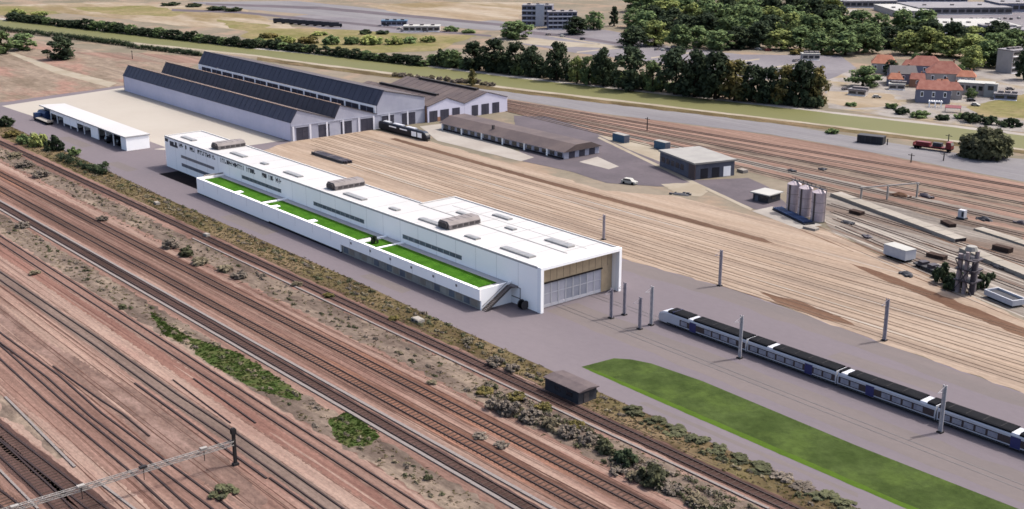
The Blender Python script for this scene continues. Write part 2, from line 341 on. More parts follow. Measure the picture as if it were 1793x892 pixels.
for x0, x1, ya, yb in [(-150, -95, -65.6, -66.6), (-90, -40, -65.0, -66.2), (-38, -6, -64.2, -65.4), (-4, 22, -63.4, -65.0), (24, 42, -62.6, -64.2)]:
    sheet("rust_patch_ground", [(x0, (ya + yb) / 2), (x0 + 8, ya), (x1 - 6, ya), (x1, (ya + yb) / 2), (x1 - 6, yb), (x0 + 8, yb)], "ballast_rust", .034, 1.5, .3)
# paved yards
sheet("yard_pavement", yl + [(175, 50), (113, 50), (65, 53.6), (24, 57), (-20, 53.8), (-100, 48), (-242, 45), (-242, 66), (-460, 75), (-470, 68), (-450, 10), (-520, -14)], "yard_grey", .05)
sheet("yard_worn_pavement", [(-20, 45), (24, 47.5), (65, 45), (113, 42), (175, 40), (175, 49.5), (113, 49.5), (65, 53.1), (24, 56.5), (-20, 53.3)], "yard_worn", .056, 5, .8)
sheet("yard_worn_pavement", [(0, 2.6), (150, 0.2), (150, 11.5), (0, 14)], "yard_worn", .056, 5, .7)
sheet("cream_yard_pavement", PX([(3, 186), (215, 154)]) + [(-256, 65.6), (-256, 30), (-262, 20), (-276, 10), (-276, 16), (-390, 16), (-390, -2)] + PX([(76, 210)]), "cream_yard", .066)
sheet("dark_ground_patch", [(-228, -9), (-228, -.1), (-187.5, -.1), (-187.5, -8.6)], "black_patch", .06)  # near-black flat patch before the hall's left end
for x0, x1, y0, y1 in [(-150, -118, -21, -14), (-60, -38, -20, -15.5), (30, 62, 26, 31), (70, 100, 34, 40), (-330, -300, -14, -8), (-262, -240, -18, -12), (60, 118, -22.4, -20.4)]:
    sheet("yard_patch_pavement", [(x0, y0), (x1, y0 + .6), (x1 - 1, y1), (x0 + .5, y1 - .4)], "yard_worn", .054, 2, .12)
# lawn beside the yard
LAWN = PX([(1018, 643), (1075, 628), (1105, 630), (1140, 637), (1230, 668), (1500, 781), (1771, 887)]) + [(185, -2.4), (185, -18.8)] + PX([(1586, 891), (1393, 808), (1123, 690)])
sheet("lawn", LAWN, "lawn", .062)
sheet("lawn_border_strip", PX([(1018, 643), (1123, 690), (1393, 808), (1586, 891)]) + [(185, -18.9), (185, -17.2), (126, -16.9), (80, -16.4), (57, -16.4), (40, -16.6)], "lawn_edge", .068, 2, .15)
# sandy field with its old sidings
FIELD = [(-242, 45), (-100, 48), (-20, 53.8), (24, 57), (65, 53.6), (113, 50), (210, 46), (210, 70), (88, 97), (33, 118), (0, 130), (-34, 126), (-65, 127), (-90, 112), (-137, 114), (-208, 116), (-246, 113), (-252, 110), (-252, 66)]
sheet("sandy_field", FIELD, "field_tan", .052, 4, .8)
sheet("brown_strip_ground", [(-228, 104.6), (-121, 101.8), (-6, 102.4), (-2, 104), (-8, 106), (-121, 105.8), (-228, 108)], "brown_strip", .0665, 3, .25)
sheet("brown_strip_ground", [(26, 105), (36, 104.5), (60, 99.5), (92, 91), (140, 78), (140, 72), (92, 85), (60, 94), (38, 100)], "field_brown", .060, 3, .5)
sheet("brown_strip_ground", PX([(1330, 512), (1400, 528), (1480, 560), (1500, 572), (1440, 560), (1370, 535)]), "field_brown", .060, 2, .4)
sheet("asphalt_ground", PX([(900, 203), (960, 205), (1040, 232), (1160, 275), (1220, 316), (1310, 312), (1345, 328), (1382, 362), (1345, 372), (1300, 362), (1225, 328), (1150, 327), (1062, 321), (1000, 301), (915, 283), (905, 250)]), "asphalt", .072, 4, .25)
sheet("concrete_apron_pavement", PX([(735, 222), (775, 217), (935, 276), (912, 283), (766, 247)]), "concrete", .078, 4, .15)
sheet("concrete_apron_pavement", PX([(1014, 284), (1046, 275), (1084, 292), (1066, 297)]), "concrete", .078, 3, .1)
sheet("concrete_apron_pavement", PX([(1046, 236), (1080, 243), (1130, 250), (1160, 268), (1156, 284), (1100, 262)]), "pale_path", .078, 3, .15)
sheet("sandy_patch_ground", PX([(1158, 323), (1215, 320), (1240, 336), (1226, 345), (1185, 340)]), "pale_path", .080, 2, .4)
sheet("concrete_apron_pavement", PX([(1316, 370), (1352, 362), (1440, 395), (1400, 402)]), "concrete", .082, 3, .1)
sheet("yard_path", PX([(1050, 240), (1215, 318), (1318, 366), (1314, 369), (1212, 322), (1046, 242)]), "pale_path", .076, 3, .1)
# lines beyond: pink ballast, grey service road, canal
FARB = PX([(860, 172), (900, 176), (1045, 199), (1350, 237), (1480, 259), (1793, 321)]) + [(120, 255), (140, 190), (120, 120)] + PX([(1793, 440), (1560, 395), (1440, 335), (1300, 292), (1160, 256), (1060, 245), (960, 214), (884, 192)])
sheet("far_ballast_ground", FARB, "ballast_far", .054, 5, .8)
sheet("weedy_siding_ground", PX([(1436, 335), (1560, 360), (1793, 425)]) + [(140, 150), (140, 60)] + PX([(1793, 556), (1600, 470), (1455, 405), (1440, 380)]), "siding_ground", .058, 4, .8)
sheet("service_road", PX([(700, 132), (900, 163), (1350, 215), (1480, 237), (1600, 257), (1700, 272), (1793, 279)]) + [(60, 310), (70, 268)] + PX([(1793, 319), (1480, 258), (1350, 236), (1045, 198), (900, 175), (780, 158)]), "road_grey", .064, 5, .4)
CU = [(-60, 27), (0, 35), (250, 63), (450, 87), (665, 107), (900, 137), (1350, 187), (1793, 238), (1900, 250)]
CL = [(-60, 41), (0, 48), (250, 76), (450, 97), (560, 112), (900, 154), (1350, 207), (1793, 261), (1900, 274)]
def shift(l, dy): return [(x, y + dy) for x, y in l]
sheet("canal_water", PX(CU + CL[::-1]), "canal", .09, 8, .7)
sheet("tow_path", PX(shift(CU, -3.4) + shift(CU, 1.0)[::-1]), "concrete", .080, 8, 1.6)
sheet("tow_path", PX(shift(CL, -.6) + shift(CL, 3.0)[::-1]), "pale_path", .080, 8, .9)
sheet("bank_ground", PX(shift(CL[3:], 2.6) + shift(CL[3:], 9)[::-1]), "olive_ground", .070, 6, 1.2)
# far side of the canal
sheet("sandy_far_field", PX([(-60, 8), (60, 8), (200, 4), (420, 14), (520, 50), (480, 58), (300, 44), (100, 22), (-60, 18)]), "sand", .06, 15, 4)
sheet("scrub_far_field", PX([(-60, 10), (60, 12), (110, 24), (40, 30), (-60, 24)]), "scrub_field", .07, 12, 3)
sheet("scrub_far_field", PX([(440, 50), (600, 52), (760, 62), (840, 62), (760, 90), (640, 94), (500, 80), (420, 64)]), "scrub_field", .07, 12, 3)
sheet("far_road", PX([(330, 4), (520, 2), (700, 20), (900, 40), (930, 52), (860, 54), (700, 40), (520, 24), (400, 14)]), "road_grey", .066, 12, 1)
sheet("far_car_park_pavement", PX([(470, 34), (540, 26), (720, 40), (770, 56), (700, 60), (560, 50)]), "carpark", .068, 12, 1)
sheet("sand_heap_ground", PX([(640, 10), (760, 4), (930, 4), (910, 34), (820, 38), (700, 24)]), "sand", .074, 12, 3)
sheet("car_park_pavement", PX([(860, 68), (930, 52), (1010, 44), (1100, 60), (1180, 84), (1300, 96), (1470, 98), (1500, 120), (1450, 140), (1300, 140), (1150, 110), (1000, 92)]), "carpark", .068, 12, 1)
for a, b in [((930, 58), (1090, 84)), ((1140, 102), (1215, 92)), ((1215, 118), (1330, 104)), ((1290, 128), (1400, 112)), ((1010, 92), (1090, 84)), ((985, 83), (1050, 78))]:
    sheet("car_park_path", PX([(a[0], a[1] - 1), (b[0], b[1] - 1), (b[0], b[1] + 1), (a[0], a[1] + 1)]), "pale_path", .09, 12, .3)
sheet("pale_far_path", PX([(880, 60), (960, 70), (1090, 82), (1090, 86), (950, 80), (860, 70)]), "pale_path", .085, 12, 1)
sheet("garden_ground", PX([(1440, 130), (1530, 118), (1700, 120), (1850, 130), (1850, 240), (1793, 232), (1560, 205), (1450, 190)]), "garden_mix", .062, 8, 1.5)
sheet("garden_grass_field", PX([(1450, 160), (1560, 165), (1580, 185), (1500, 190), (1446, 180)]), "sand", .072, 5, 1)
sheet("garden_grass_field", PX([(1690, 188), (1793, 165), (1850, 160), (1850, 215), (1793, 208), (1720, 205)]), "scrub_field", .072, 5, 1)
sheet("far_town_pavement", PX([(1440, 4), (1850, 4), (1850, 120), (1740, 110), (1690, 60), (1560, 20)]), "carpark", .06, 12, 1)
sheet("far_road", PX([(300, 16), (420, 20), (560, 34), (700, 48), (860, 62), (860, 65), (700, 52), (560, 38), (420, 24), (300, 20)]), "asphalt", .078, 12, .5)
sheet("far_road", PX([(360, 6), (560, 12), (760, 30), (920, 46), (920, 50), (760, 35), (560, 17), (360, 9)]), "asphalt", .079, 12, .5)
sheet("far_road", PX([(880, 50), (1000, 62), (1090, 76), (1090, 80), (1000, 67), (880, 56)]), "asphalt", .092, 12, .5)
sheet("far_grass_field", PX([(120, 14), (260, 10), (330, 22), (300, 30), (180, 24)]), "scrub_field", .072, 12, 3)
sheet("far_grass_field", PX([(380, 34), (470, 44), (460, 56), (400, 50)]), "scrub_field", .073, 10, 3)
sheet("pale_far_path", PX([(1420, 18), (1500, 16), (1512, 24), (1430, 27)]), "concrete", .08, 8, 1)
# dry field on the far left and its track
sheet("dry_field", PX([(-80, 78), (60, 70), (220, 100), (345, 95), (352, 112), (220, 150), (0, 180), (-80, 195)]), "dry_field", .056, 6, 1.2)
sheet("field_path", PX([(10, 92), (24, 92), (110, 122), (205, 146), (190, 153), (95, 128)]), "pale_path", .07, 5, .5)
sheet("pink_strip_ground", PX([(120, 92), (240, 108), (350, 112), (350, 100), (240, 93)]), "ballast_far", .066, 5, .8)

for t0, t1, m_ in [(.30, .42, "weedy_ground"), (.60, .74, "siding_ground"), (.80, .93, "weedy_ground")]:
    A, B = PX([(960, 192), (1793, 326)]), PX([(960, 216), (1793, 432)])
    f = lambda i, t: (A[i][0] + (B[i][0] - A[i][0]) * t, A[i][1] + (B[i][1] - A[i][1]) * t)
    sheet("weedy_strip_ground", [f(0, (t0 + t1) / 2 - .02), f(1, t0), f(1, t1), f(0, (t0 + t1) / 2 + .02)], m_, .057, 4, .8)

# long thin traces of rust, grease and fines that lie along the rails
def traces(name, n, xr, yr, wr, lr, m, z, slope=0.0):
    b = MB()
    for _ in range(n):
        x0 = random.uniform(*xr); L = random.uniform(*lr); y = random.uniform(*yr) + slope * (x0 - xr[0]); w = random.uniform(*wr); k = max(3, int(L / 4)); up = []; dn = []
        for j in range(k + 1):
            t = j / k; e = w * (.35 + .65 * math.sin(math.pi * t)) * random.uniform(.55, 1.2); yy = y + slope * L * t + random.uniform(-.04, .04); up.append((x0 + L * t, yy + e / 2, z)); dn.append((x0 + L * t, yy - e / 2, z))
        b.add(up + dn, [(k + 1 + j, k + 2 + j, j + 1, j) for j in range(k)]); z += .00004
    b.build(name, m, kind="structure")
traces("ballast_trace_ground", 46, (-330, 20), (-134, -88), (.14, .36), (80, 260), "ballast_stain", .0375, .004)
traces("ballast_trace_ground", 50, (-260, 60), (-134, -88), (.3, .9), (15, 80), "ballast_pale", .0315, .004)
traces("ballast_trace_ground", 60, (-460, 20), (-74, -54), (.14, .34), (80, 280), "ballast_stain", .0455, .009)
traces("ballast_trace_ground", 30, (-420, 60), (-74, -54), (.2, .6), (20, 90), "ballast_pale", .0425, .009)
traces("ballast_trace_ground", 26, (-420, 60), (-42, -33), (.15, .4), (30, 120), "ballast_dark", .0465, .006)
traces("field_trace_ground", 45, (-240, 120), (56, 112), (.2, .6), (10, 60), "field_smudge", .0625, -.012)
traces("field_trace_ground", 18, (-240, 120), (56, 112), (.4, 1.2), (20, 70), "pale_strip", .0565, -.012)
traces("field_trace_ground", 40, (-20, 80), (128, 172), (.3, .9), (15, 60), "field_brown", .0605, -.3)
traces("field_trace_ground", 30, (-20, 80), (128, 172), (.5, 1.6), (15, 60), "pale_strip", .0595, -.3)
# ------------------------------------------------------------------ railway lines
def track(pts, gauge, label, group, bed=None, bedw=3.6, rail="rail_rust", rw=.3, rh=.2, sleepers=0.0, z=.06, single=False):
    """pts: world points along the line; rails and sleepers are swept along it"""
    P = [Vector((p[0], p[1], 0)) for p in pts]
    root = empty("railway_track", (P[0].x, P[0].y, 0), label, "track", group)
    dirs = [(P[min(i + 1, len(P) - 1)] - P[max(i - 1, 0)]).normalized() for i in range(len(P))]
    nrm = [Vector((-d.y, d.x, 0)) for d in dirs]
    def strip(off, w, h, z0):
        b = MB(); n = len(P); vs = []
        for i in range(n):
            for o_, zz in ((-w / 2, z0), (w / 2, z0), (w / 2, z0 + h), (-w / 2, z0 + h)):
                q = P[i] + nrm[i] * (off + o_); vs.append((q.x, q.y, zz))
        fs = [(0, 1, 2, 3), tuple(4 * (n - 1) + k for k in (3, 2, 1, 0))]
        for i in range(n - 1):
            for k in range(4):
                k2 = (k + 1) % 4; fs.append((4 * i + k, 4 * i + 4 + k, 4 * i + 4 + k2, 4 * i + k2))
        return b.add(vs, fs)
    if bed:
        left = [P[i] + nrm[i] * bedw / 2 for i in range(len(P))]; right = [P[i] - nrm[i] * bedw / 2 for i in range(len(P))]
        sheet("ballast_bed", [(p.x, p.y) for p in right] + [(p.x, p.y) for p in left[::-1]], bed, z - .012, 2.5, .22, parent=root, kind=None)
    for s in ((1,) if single else (-1, 1)): strip(s * gauge / 2 if not single else 0, rw, rh, z).build("rail", rail, root)
    if sleepers:
        b = MB()
        for i in range(len(P) - 1):
            L = (P[i + 1] - P[i]).length; k = int(L / sleepers); d = (P[i + 1] - P[i]).normalized(); nn = Vector((-d.y, d.x, 0))
            for j in range(k):
                c = P[i] + d * (j + .5) * sleepers; hw = gauge / 2 + .45; hl = .16
                q = [c + nn * a * hw + d * e * hl for a, e in ((-1, -1), (-1, 1), (1, 1), (1, -1))]
                b.add([(p.x, p.y, z - .01) for p in q] + [(p.x, p.y, z + .06) for p in q], [(7, 6, 5, 4), (0, 1, 5, 4), (1, 2, 6, 5), (2, 3, 7, 6), (3, 0, 4, 7)])
        b.build("sleepers", "sleeper", root, kind="stuff")
    return root
def extend(pts, a, b):
    P = [Vector(p) for p in pts]
    d0 = (P[0] - P[1]).normalized(); d1 = (P[-1] - P[-2]).normalized()
    return [tuple(P[0] + d0 * a)] + [tuple(p) for p in P[1:-1]] + [tuple(P[-1] + d1 * b)]
GR = "tracks of the near yard"
track([(-480, -91.8), (130, -89)], 2.7, "bare rail track on pink ballast just below the green weed patches", GR, "ballast_pink", 4.0, rw=.34)
track(extend(PX([(0, 484), (170, 600), (302, 695), (401, 761), (582, 890)]), 200, 60), 2.7, "rail track on grey ballast running under the mast of the near gantry", GR, "ballast_grey", 4.4, rw=.34)
track(PX([(236, 672), (388, 782), (467, 839)]), 0, "single loose rail ending beside the near gantry mast", "loose rails", rw=.45, single=True)
track(PX([(472, 838), (547, 891), (570, 908)]), 0, "single loose rail beyond the near gantry, cut at the picture's lower edge", "loose rails", rw=.4, single=True)
track(PX([(339, 664), (448, 742)]), 0, "short single rail lying on pink ballast below the green weeds", "loose rails", rw=.34, single=True)
track(PX([(303, 666), (404, 742)]), 0, "thin single rail joining the grey-ballast track at the gantry mast", "loose rails", rw=.2, single=True)
track(PX([(93, 642), (179, 703), (215, 726), (262, 765)]), 0, "single bent rail beside the worn grey ground of the near yard", "loose rails", rw=.34, single=True)
track(PX([(-60, 545), (0, 592), (93, 660), (168, 727), (278, 810), (380, 886), (400, 902)]), 2.6, "track with dark rails merging with another before the near gantry, upper one", GR, "ballast_pink", 3.6, rw=.4)
track(PX([(-60, 565), (0, 617), (95, 703), (235, 818), (300, 877), (325, 900)]), 3.0, "track with dark rails merging with another before the near gantry, lower one", GR, "ballast_pink", 4, rw=.4)
track(PX([(-60, 705), (0, 758), (108, 843), (172, 893), (190, 907)]), 2.7, "dark ballasted track crossing under the pale gantry beam, upper of the corner tracks", GR, "ballast_dark", 5.4, rw=.4, sleepers=1.3)
track(PX([(-60, 735), (0, 786), (80, 860), (112, 893), (125, 906)]), 2.7, "dark ballasted track crossing under the pale gantry beam, middle of the corner tracks", GR, "ballast_dark", 4.6, rw=.4, sleepers=1.3)
track(PX([(-60, 830), (0, 872), (25, 892), (40, 905)]), 2.7, "dark ballasted track in the picture's lower left corner", GR, "ballast_brown", 5, rw=.4, sleepers=1.3)
GM = "main line tracks"
track([(-560, -78.3), (160, -72.2)], 2.3, "dark main line track between the two pale cable troughs", GM, "ballast_dark", 3.8, rw=.26, sleepers=1.4)
track([(-560, -70.2), (160, -63.8)], 2.4, "brown main line track directly above the pale cable troughs", GM, "ballast_brown", 5.6, rw=.28, sleepers=1.4)
track([(-560, -61.6), (160, -55)], 2.4, "brown main line track below the grey weedy strip", GM, "ballast_brown", 5.6, rw=.28, sleepers=1.4)
track([(-560, -39.6), (-336, -38.2), (70, -35.6), (180, -35)], 2.3, "dark main line track closest to the paved yard", GM, "ballast_dark", 4.0, rw=.3, sleepers=1.4)
def trough(pts, w, label, bounds=None):
    """a cable trough: one pale lid after another, with joints"""
    P = [Vector(p) for p in pts]; root = empty("cable_trough", (P[0].x, P[0].y, 0), label, "cable trough", "pale cable troughs beside the tracks")
    L = (P[-1] - P[0]).length; d = (P[-1] - P[0]).normalized(); n = Vector((-d.y, d.x)); k = int(L / 3.0); b0 = None
    for j in range(k):
        c = P[0] + d * (j + .5) * 3.0; o = None
        if b0 is None:
            b = MB(); q = [n * s * w / 2 + d * e * 1.46 for s, e in ((1, -1), (-1, -1), (-1, 1), (1, 1))]
            b.prism([(p.x, p.y) for p in q], .02, .22); b0 = b.build("trough_lid", "trough_pale", root, local=True); o = b0
        else:
            o = b0.copy(); COL.objects.link(o); o.parent = root
        o.location = (c.x - P[0].x, c.y - P[0].y, random.uniform(.03, .07)); o.rotation_euler = (0, 0, random.uniform(-.006, .006))
trough([(-330, -78.9), (110, -74.7)], .85, "pale concrete cable trough along the weeds, below the dark main track")
trough([(-330, -75.0), (110, -69.4)], .8, "pale concrete cable trough above the dark main track")
trough([(-130, -40.7), (110, -38.6)], .6, "narrow pale trough beside the track closest to the yard")
trough(PX([(9, 696), (121, 809), (132, 820)]), .55, "narrow pale trough ending before the near gantry beam")
trough(PX([(175, 847), (245, 900)]), .5, "short pale trough under the near gantry beam's middle")
trough(PX([(-10, 815), (36, 865), (75, 901)]), .45, "short pale trough in the lower left corner")
# flush tracks in the yard
track([(-2.5, 8.4), (160, 5.9)], 2.0, "track set flush in the grey yard leading to the hall door", "flush yard tracks", None, rail="rail_flush", rw=.3, rh=.03)
track([(-2.5, 21.9), (160, 21.3)], 1.9, "track set flush in the grey yard under the passenger train", "flush yard tracks", None, rail="rail_flush", rw=.28, rh=.03)
# sidings over the sandy field
for i, (ya, yb, xa, xb) in enumerate([(60.5, 55.5, -205, 190), (65.5, 60.5, -230, 190), (70.5, 66, -240, 190), (75.5, 71.5, -248, 190), (81, 77, -250, 190), (86.5, 82, -250, 180), (92, 88, -250, 150), (98, 96, -250, 60)]):
    track([(xa, ya), (xb, yb)], 1.9, f"faint old siding over the sandy field, {nth(i)} counted from the hall", "old sidings over the sandy field", "field_brown" if i in (0, 5) else None, 2.2, rail="rail_field", rw=.17, rh=.08)
track([(-211, 115.4), (-250, 116.5)], 1.6, "short track under the dark locomotive at the depot door", "old sidings over the sandy field", None, rail="rail_thin", rw=.22)
# far lines on pink ballast
fa, fb = PX([(900, 178), (1793, 326)]), PX([(900, 200), (1793, 425)])
for i, t in enumerate([.04, .2, .36, .54, .72, .9]):
    a = (fa[0][0] + (fb[0][0] - fa[0][0]) * t, fa[0][1] + (fb[0][1] - fa[0][1]) * t); b = (fa[1][0] + (fb[1][0] - fa[1][0]) * t, fa[1][1] + (fb[1][1] - fa[1][1]) * t)
    track(extend([a, b], 10, 70), 2.4, f"far track on pink ballast beyond the silos, {nth(i)} counted from the grey road", "far tracks on pink ballast", "field_brown" if i % 2 else "ballast_brown", 2.6, rw=.4, rail="rail_thin" if i % 2 else "rail_rust")
ka, kb = PX([(1450, 352), (1793, 450)]), PX([(1470, 405), (1793, 552)])
for i, t in enumerate([.12, .38, .62, .86]):
    a = (ka[0][0] + (kb[0][0] - ka[0][0]) * t, ka[0][1] + (kb[0][1] - ka[0][1]) * t); b = (ka[1][0] + (kb[1][0] - ka[1][0]) * t, ka[1][1] + (kb[1][1] - ka[1][1]) * t)
    track(extend([a, b], 0, 60), 2.0, f"weedy siding between the silos and the dark tower, {nth(i)} counted from the pink ballast", "weedy sidings beside the silos", None, rw=.3, rail="rail_thin")
def slab(name, a, b, w, h, m, label, cat, group=None):
    A, B = Vector(a), Vector(b); d = (B - A).normalized(); n = Vector((-d.y, d.x)) * w / 2; L = (B - A).length; k = int(L / 5)
    root = empty(name, (A.x, A.y, 0), label, cat, group)
    for j in range(k):
        p, q = A + d * (L / k * j + .06), A + d * (L / k * (j + 1) - .06); e = random.uniform(.92, 1.05)
        MB().prism([tuple(v)[:2] for v in (p + n * e, p - n, q - n, q + n * e)], 0, h + random.uniform(-.06, .06)).build("platform_slab", m, root)
    e = n * .9; MB().prism([tuple(v)[:2] for v in (A + e, A - e, B - e, B + e)], 0, h - .15).build("core", "plinth_dark", root)
slab("loading_platform", W(1463, 343), W(1682, 424), 5, 1.3, "pale_strip", "long pale loading platform running from the portal frame to the dark tower", "platform", "pale platforms")
slab("loading_platform", W(1690, 440), W(1830, 498), 5, 1.3, "pale_strip", "pale loading platform right beside the dark tower", "platform", "pale platforms")
slab("loading_platform", W(1712, 402), W(1830, 440), 4, .7, "pale_strip", "narrow pale platform behind the dark tower at the picture's edge", "platform", "pale platforms")

# ------------------------------------------------------------------ maintenance hall
HX, HT, WY = -240.0, 13.0, 30.5
hall = empty("maintenance_hall", (-120, 10, 0), "long white train hall with green strip roof over its low front annex", "building")
wl = MB().box(HX, 0, 0, -.9, .6, HT - .5).build("front_wall", "white_wall", hall)
MB().box(HX, .6, 0, HX + .6, 17, HT - .5).build("end_wall", "white_wall", hall)
MB().box(HX + .6, 16.4, 0, -78.5, 17, HT - .5).build("rear_wall", "white_wall", hall)
MB().box(-78.5, 17, 0, -77.9, WY, HT - .5).box(-77.9, WY - .6, 0, -.9, WY, HT - .5).build("wing_wall", "white_wall", hall)
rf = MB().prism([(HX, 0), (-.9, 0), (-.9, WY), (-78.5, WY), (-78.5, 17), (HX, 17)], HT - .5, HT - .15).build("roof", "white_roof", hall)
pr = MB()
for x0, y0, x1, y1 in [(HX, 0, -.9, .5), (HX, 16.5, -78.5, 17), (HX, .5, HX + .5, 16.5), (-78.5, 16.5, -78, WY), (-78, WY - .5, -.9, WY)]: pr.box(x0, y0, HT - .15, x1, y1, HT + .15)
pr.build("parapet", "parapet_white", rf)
for k in range(19): MB().box(-228.05 + k * 12, .6, HT - .148, -227.95 + k * 12, 15 if k > 12 else 16.4, HT - .125).build("roof_seam", "roof_line", rf)
for k in range(24): MB().box(-230.03 + k * 9.6, -.012, .1, -229.97 + k * 9.6, 0, HT - .6).build("panel_joint", "roof_line", wl)
MB().box(-78, 15.2, HT - .148, -6, 15.5, HT - .02).build("roof_joint", "roof_line", rf)
MB().box(-70, 22.8, HT - .148, -6, 22.95, HT - .09).build("roof_joint", "roof_line", rf)
for i in range(9): MB().box(-72 + i * 8, 15.6, HT - .148, -71.85 + i * 8, WY - .6, HT - .1).build("roof_seam", "roof_line", rf)
for x0, x1, y0, y1 in [(-233, -222, 4, 6.2), (-191, -180, 5, 7.2), (-167, -163, 5.2, 7), (-148, -137, 4.4, 6.6), (-106, -94, 3.6, 5.8), (-80, -75.5, 4.6, 6.4), (-63, -52, 4.2, 6.4), (-38.5, -33, 3.6, 5.6), (-22, -9, 3.8, 6.4), (-20, -9.5, 19, 21.6), (-38, -34, 18.6, 20.4), (-62, -57, 18.2, 20), (-52, -44, 25, 27)]:
    s = MB().box(x0, y0, HT - .14, x1, y1, HT + .25).build("skylight_kerb", "roof_line", rf)
    n = max(1, int((x1 - x0) / 2.6)); w = (x1 - x0 - .3) / n
    for k in range(n): MB().box(x0 + .2 + k * w, y0 + .2, HT + .25, x0 + .1 + (k + 1) * w, y1 - .2, HT + .33).build("pane", "skylight", s)
# portal end
MB().box(-.9, -.15, 0, .6, .9, HT + .15).build("portal_jamb", "white_frame", hall)
MB().box(-.9, WY - .8, 0, .6, WY + .15, HT + .15).build("portal_jamb", "white_frame", hall)
MB().box(-.9, .9, HT - .75, .6, WY - .8, HT + .15).build("portal_lintel", "white_frame", hall)
cl = MB().box(-3, .9, 7.5, -2.4, WY - .8, HT - .8).box(-3, 25.6, 0, -2.4, WY - .8, 7.5).build("brown_cladding", "brown_clad", hall)
for k in range(11): MB().box(-2.4, 3.4 + k * 2.45, 7.7, -2.36, 3.46 + k * 2.45, HT - .9).build("cladding_joint", "dark_line", cl)
MB().box(-2.4, .9, 7.15, -2.0, 25.7, 7.5).build("door_header", "dark_line", hall)
for k in range(9):
    y0 = .95 + k * 2.74; y1 = y0 + 2.66
    dp = MB().box(-2.9, y0, .06, -2.5, y0 + .16, 7.1).box(-2.9, y1 - .16, .06, -2.5, y1, 7.1).box(-2.9, y0 + .16, .06, -2.5, y1 - .16, .9).box(-2.9, y0 + .16, 3.9, -2.5, y1 - .16, 4.05).box(-2.9, y0 + .16, 6.95, -2.5, y1 - .16, 7.1).build("door_panel", "door_frame", hall)
    gm = "glass_mid" if k in (4, 5, 6) else "glass_grey"
    for z0, z1 in ((.9, 3.9), (4.05, 6.95)): MB().box(-2.75, y0 + .16, z0, -2.65, y1 - .16, z1).build("pane", gm, dp)
# window strips on the front wall
def strip_window(x0, x1, z0, z1, n):
    f = MB().box(x0, -.1, z0, x1, 0, z0 + .12).box(x0, -.1, z1 - .12, x1, 0, z1).build("strip_window", "unit_grey", hall); w = (x1 - x0) / n
    for k in range(n): MB().box(x0 + k * w + .08, -.06, z0 + .12, x0 + (k + 1) * w - .08, 0, z1 - .12).build("pane", "glass_strip", f)
for x0, x1, z0, z1, n in [(-172, -142, 7.0, 8.3, 10), (-119.5, -87.5, 7.0, 8.3, 11), (-65.5, -35, 7.0, 8.3, 10), (-225, -195, 6.2, 7.3, 9), (-225, -196, 2.6, 3.9, 9)]: strip_window(x0, x1, z0, z1, n)
# dark lettering under the eaves, too blurred to be read
lt = [(250, 300), (330, 345), (390, 460), (490, 570), (590, 650), (680, 720), (790, 850), (870, 930), (950, 990), (1010, 1100), (1130, 1160), (1175, 1240), (1330, 1390), (1420, 1470), (1510, 1580)]
for a, b in lt:
    xa, xb = (onY(280 + q / 7.435, 254 + (q - 250) * .0496, 0)[0] for q in (a, b)); m_ = MB(); x = xa; zc = 11.25
    while x < xb:
        w = random.uniform(.5, .75); m_.box(x, -.07, zc - .9, x + w * .5, 0, zc + .9); m_.box(x + w * .4, -.07, zc + random.choice((-.75, -.2, .4)), x + w * 1.7, 0, zc + random.choice((-.35, .2, .75)) + .01) if random.random() < .8 else None
        x += w * 2.0
    m_.build("lettering", "lettering", hall, kind="stuff")
MB().box(-239.6, -.07, 10.9, -236.6, 0, 12.2).build("emblem", "lettering", hall)
MB().box(-235, -.07, 9.6, -231.2, 0, 11.6).box(-231.2, -.07, 9.6, -227.6, 0, 10.5).box(-230, -.07, 10.5, -228.2, 0, 11.9).build("emblem", "lettering", hall)
# front wall door outline and hose cabinet near the corner
d = MB().box(-15.6, -.08, 0, -15.35, 0, 5.2).box(-8.4, -.08, 0, -8.15, 0, 5.2).box(-15.35, -.08, 5, -8.4, 0, 5.2).box(-15.35, -.08, 1.9, -8.4, 0, 2.2).build("side_door_frame", "unit_grey", hall)
MB().box(-15.35, -.04, .06, -8.4, 0, 1.9).box(-15.35, -.04, 2.2, -8.4, 0, 5).build("door_leaf", "white_frame", d)
# rooftop units
for x in (-202, -114.5, -49.5):
    u = MB().profy([(x - 2.9, 0 + HT), (x + 2.9, HT), (x + 2.9, HT + 1.3), (x + 1.9, HT + 2.3), (x - 1.9, HT + 2.3), (x - 2.9, HT + 1.3)], 4.2, 16.2).build("rooftop_unit", "unit_grey", hall)
    MB().profy([(x - 2.2, HT + .2), (x + 2.2, HT + .2), (x + 2.2, HT + 1.2), (x + 1.6, HT + 1.9), (x - 1.6, HT + 1.9), (x - 2.2, HT + 1.2)], 3.7, 4.2).build("intake_hood", "unit_dark", u)
    for k in range(5): MB().box(x + 2.9, 5.4 + k * 2.2, HT + .35, x + 2.98, 7.0 + k * 2.2, HT + 1.1).build("louvre", "unit_dark", u)
    for k in range(4): MB().box(x - 1.9, 6.4 + k * 2.4, HT + 2.3, x + 1.9, 6.5 + k * 2.4, HT + 2.36).build("panel_seam", "unit_dark", u)
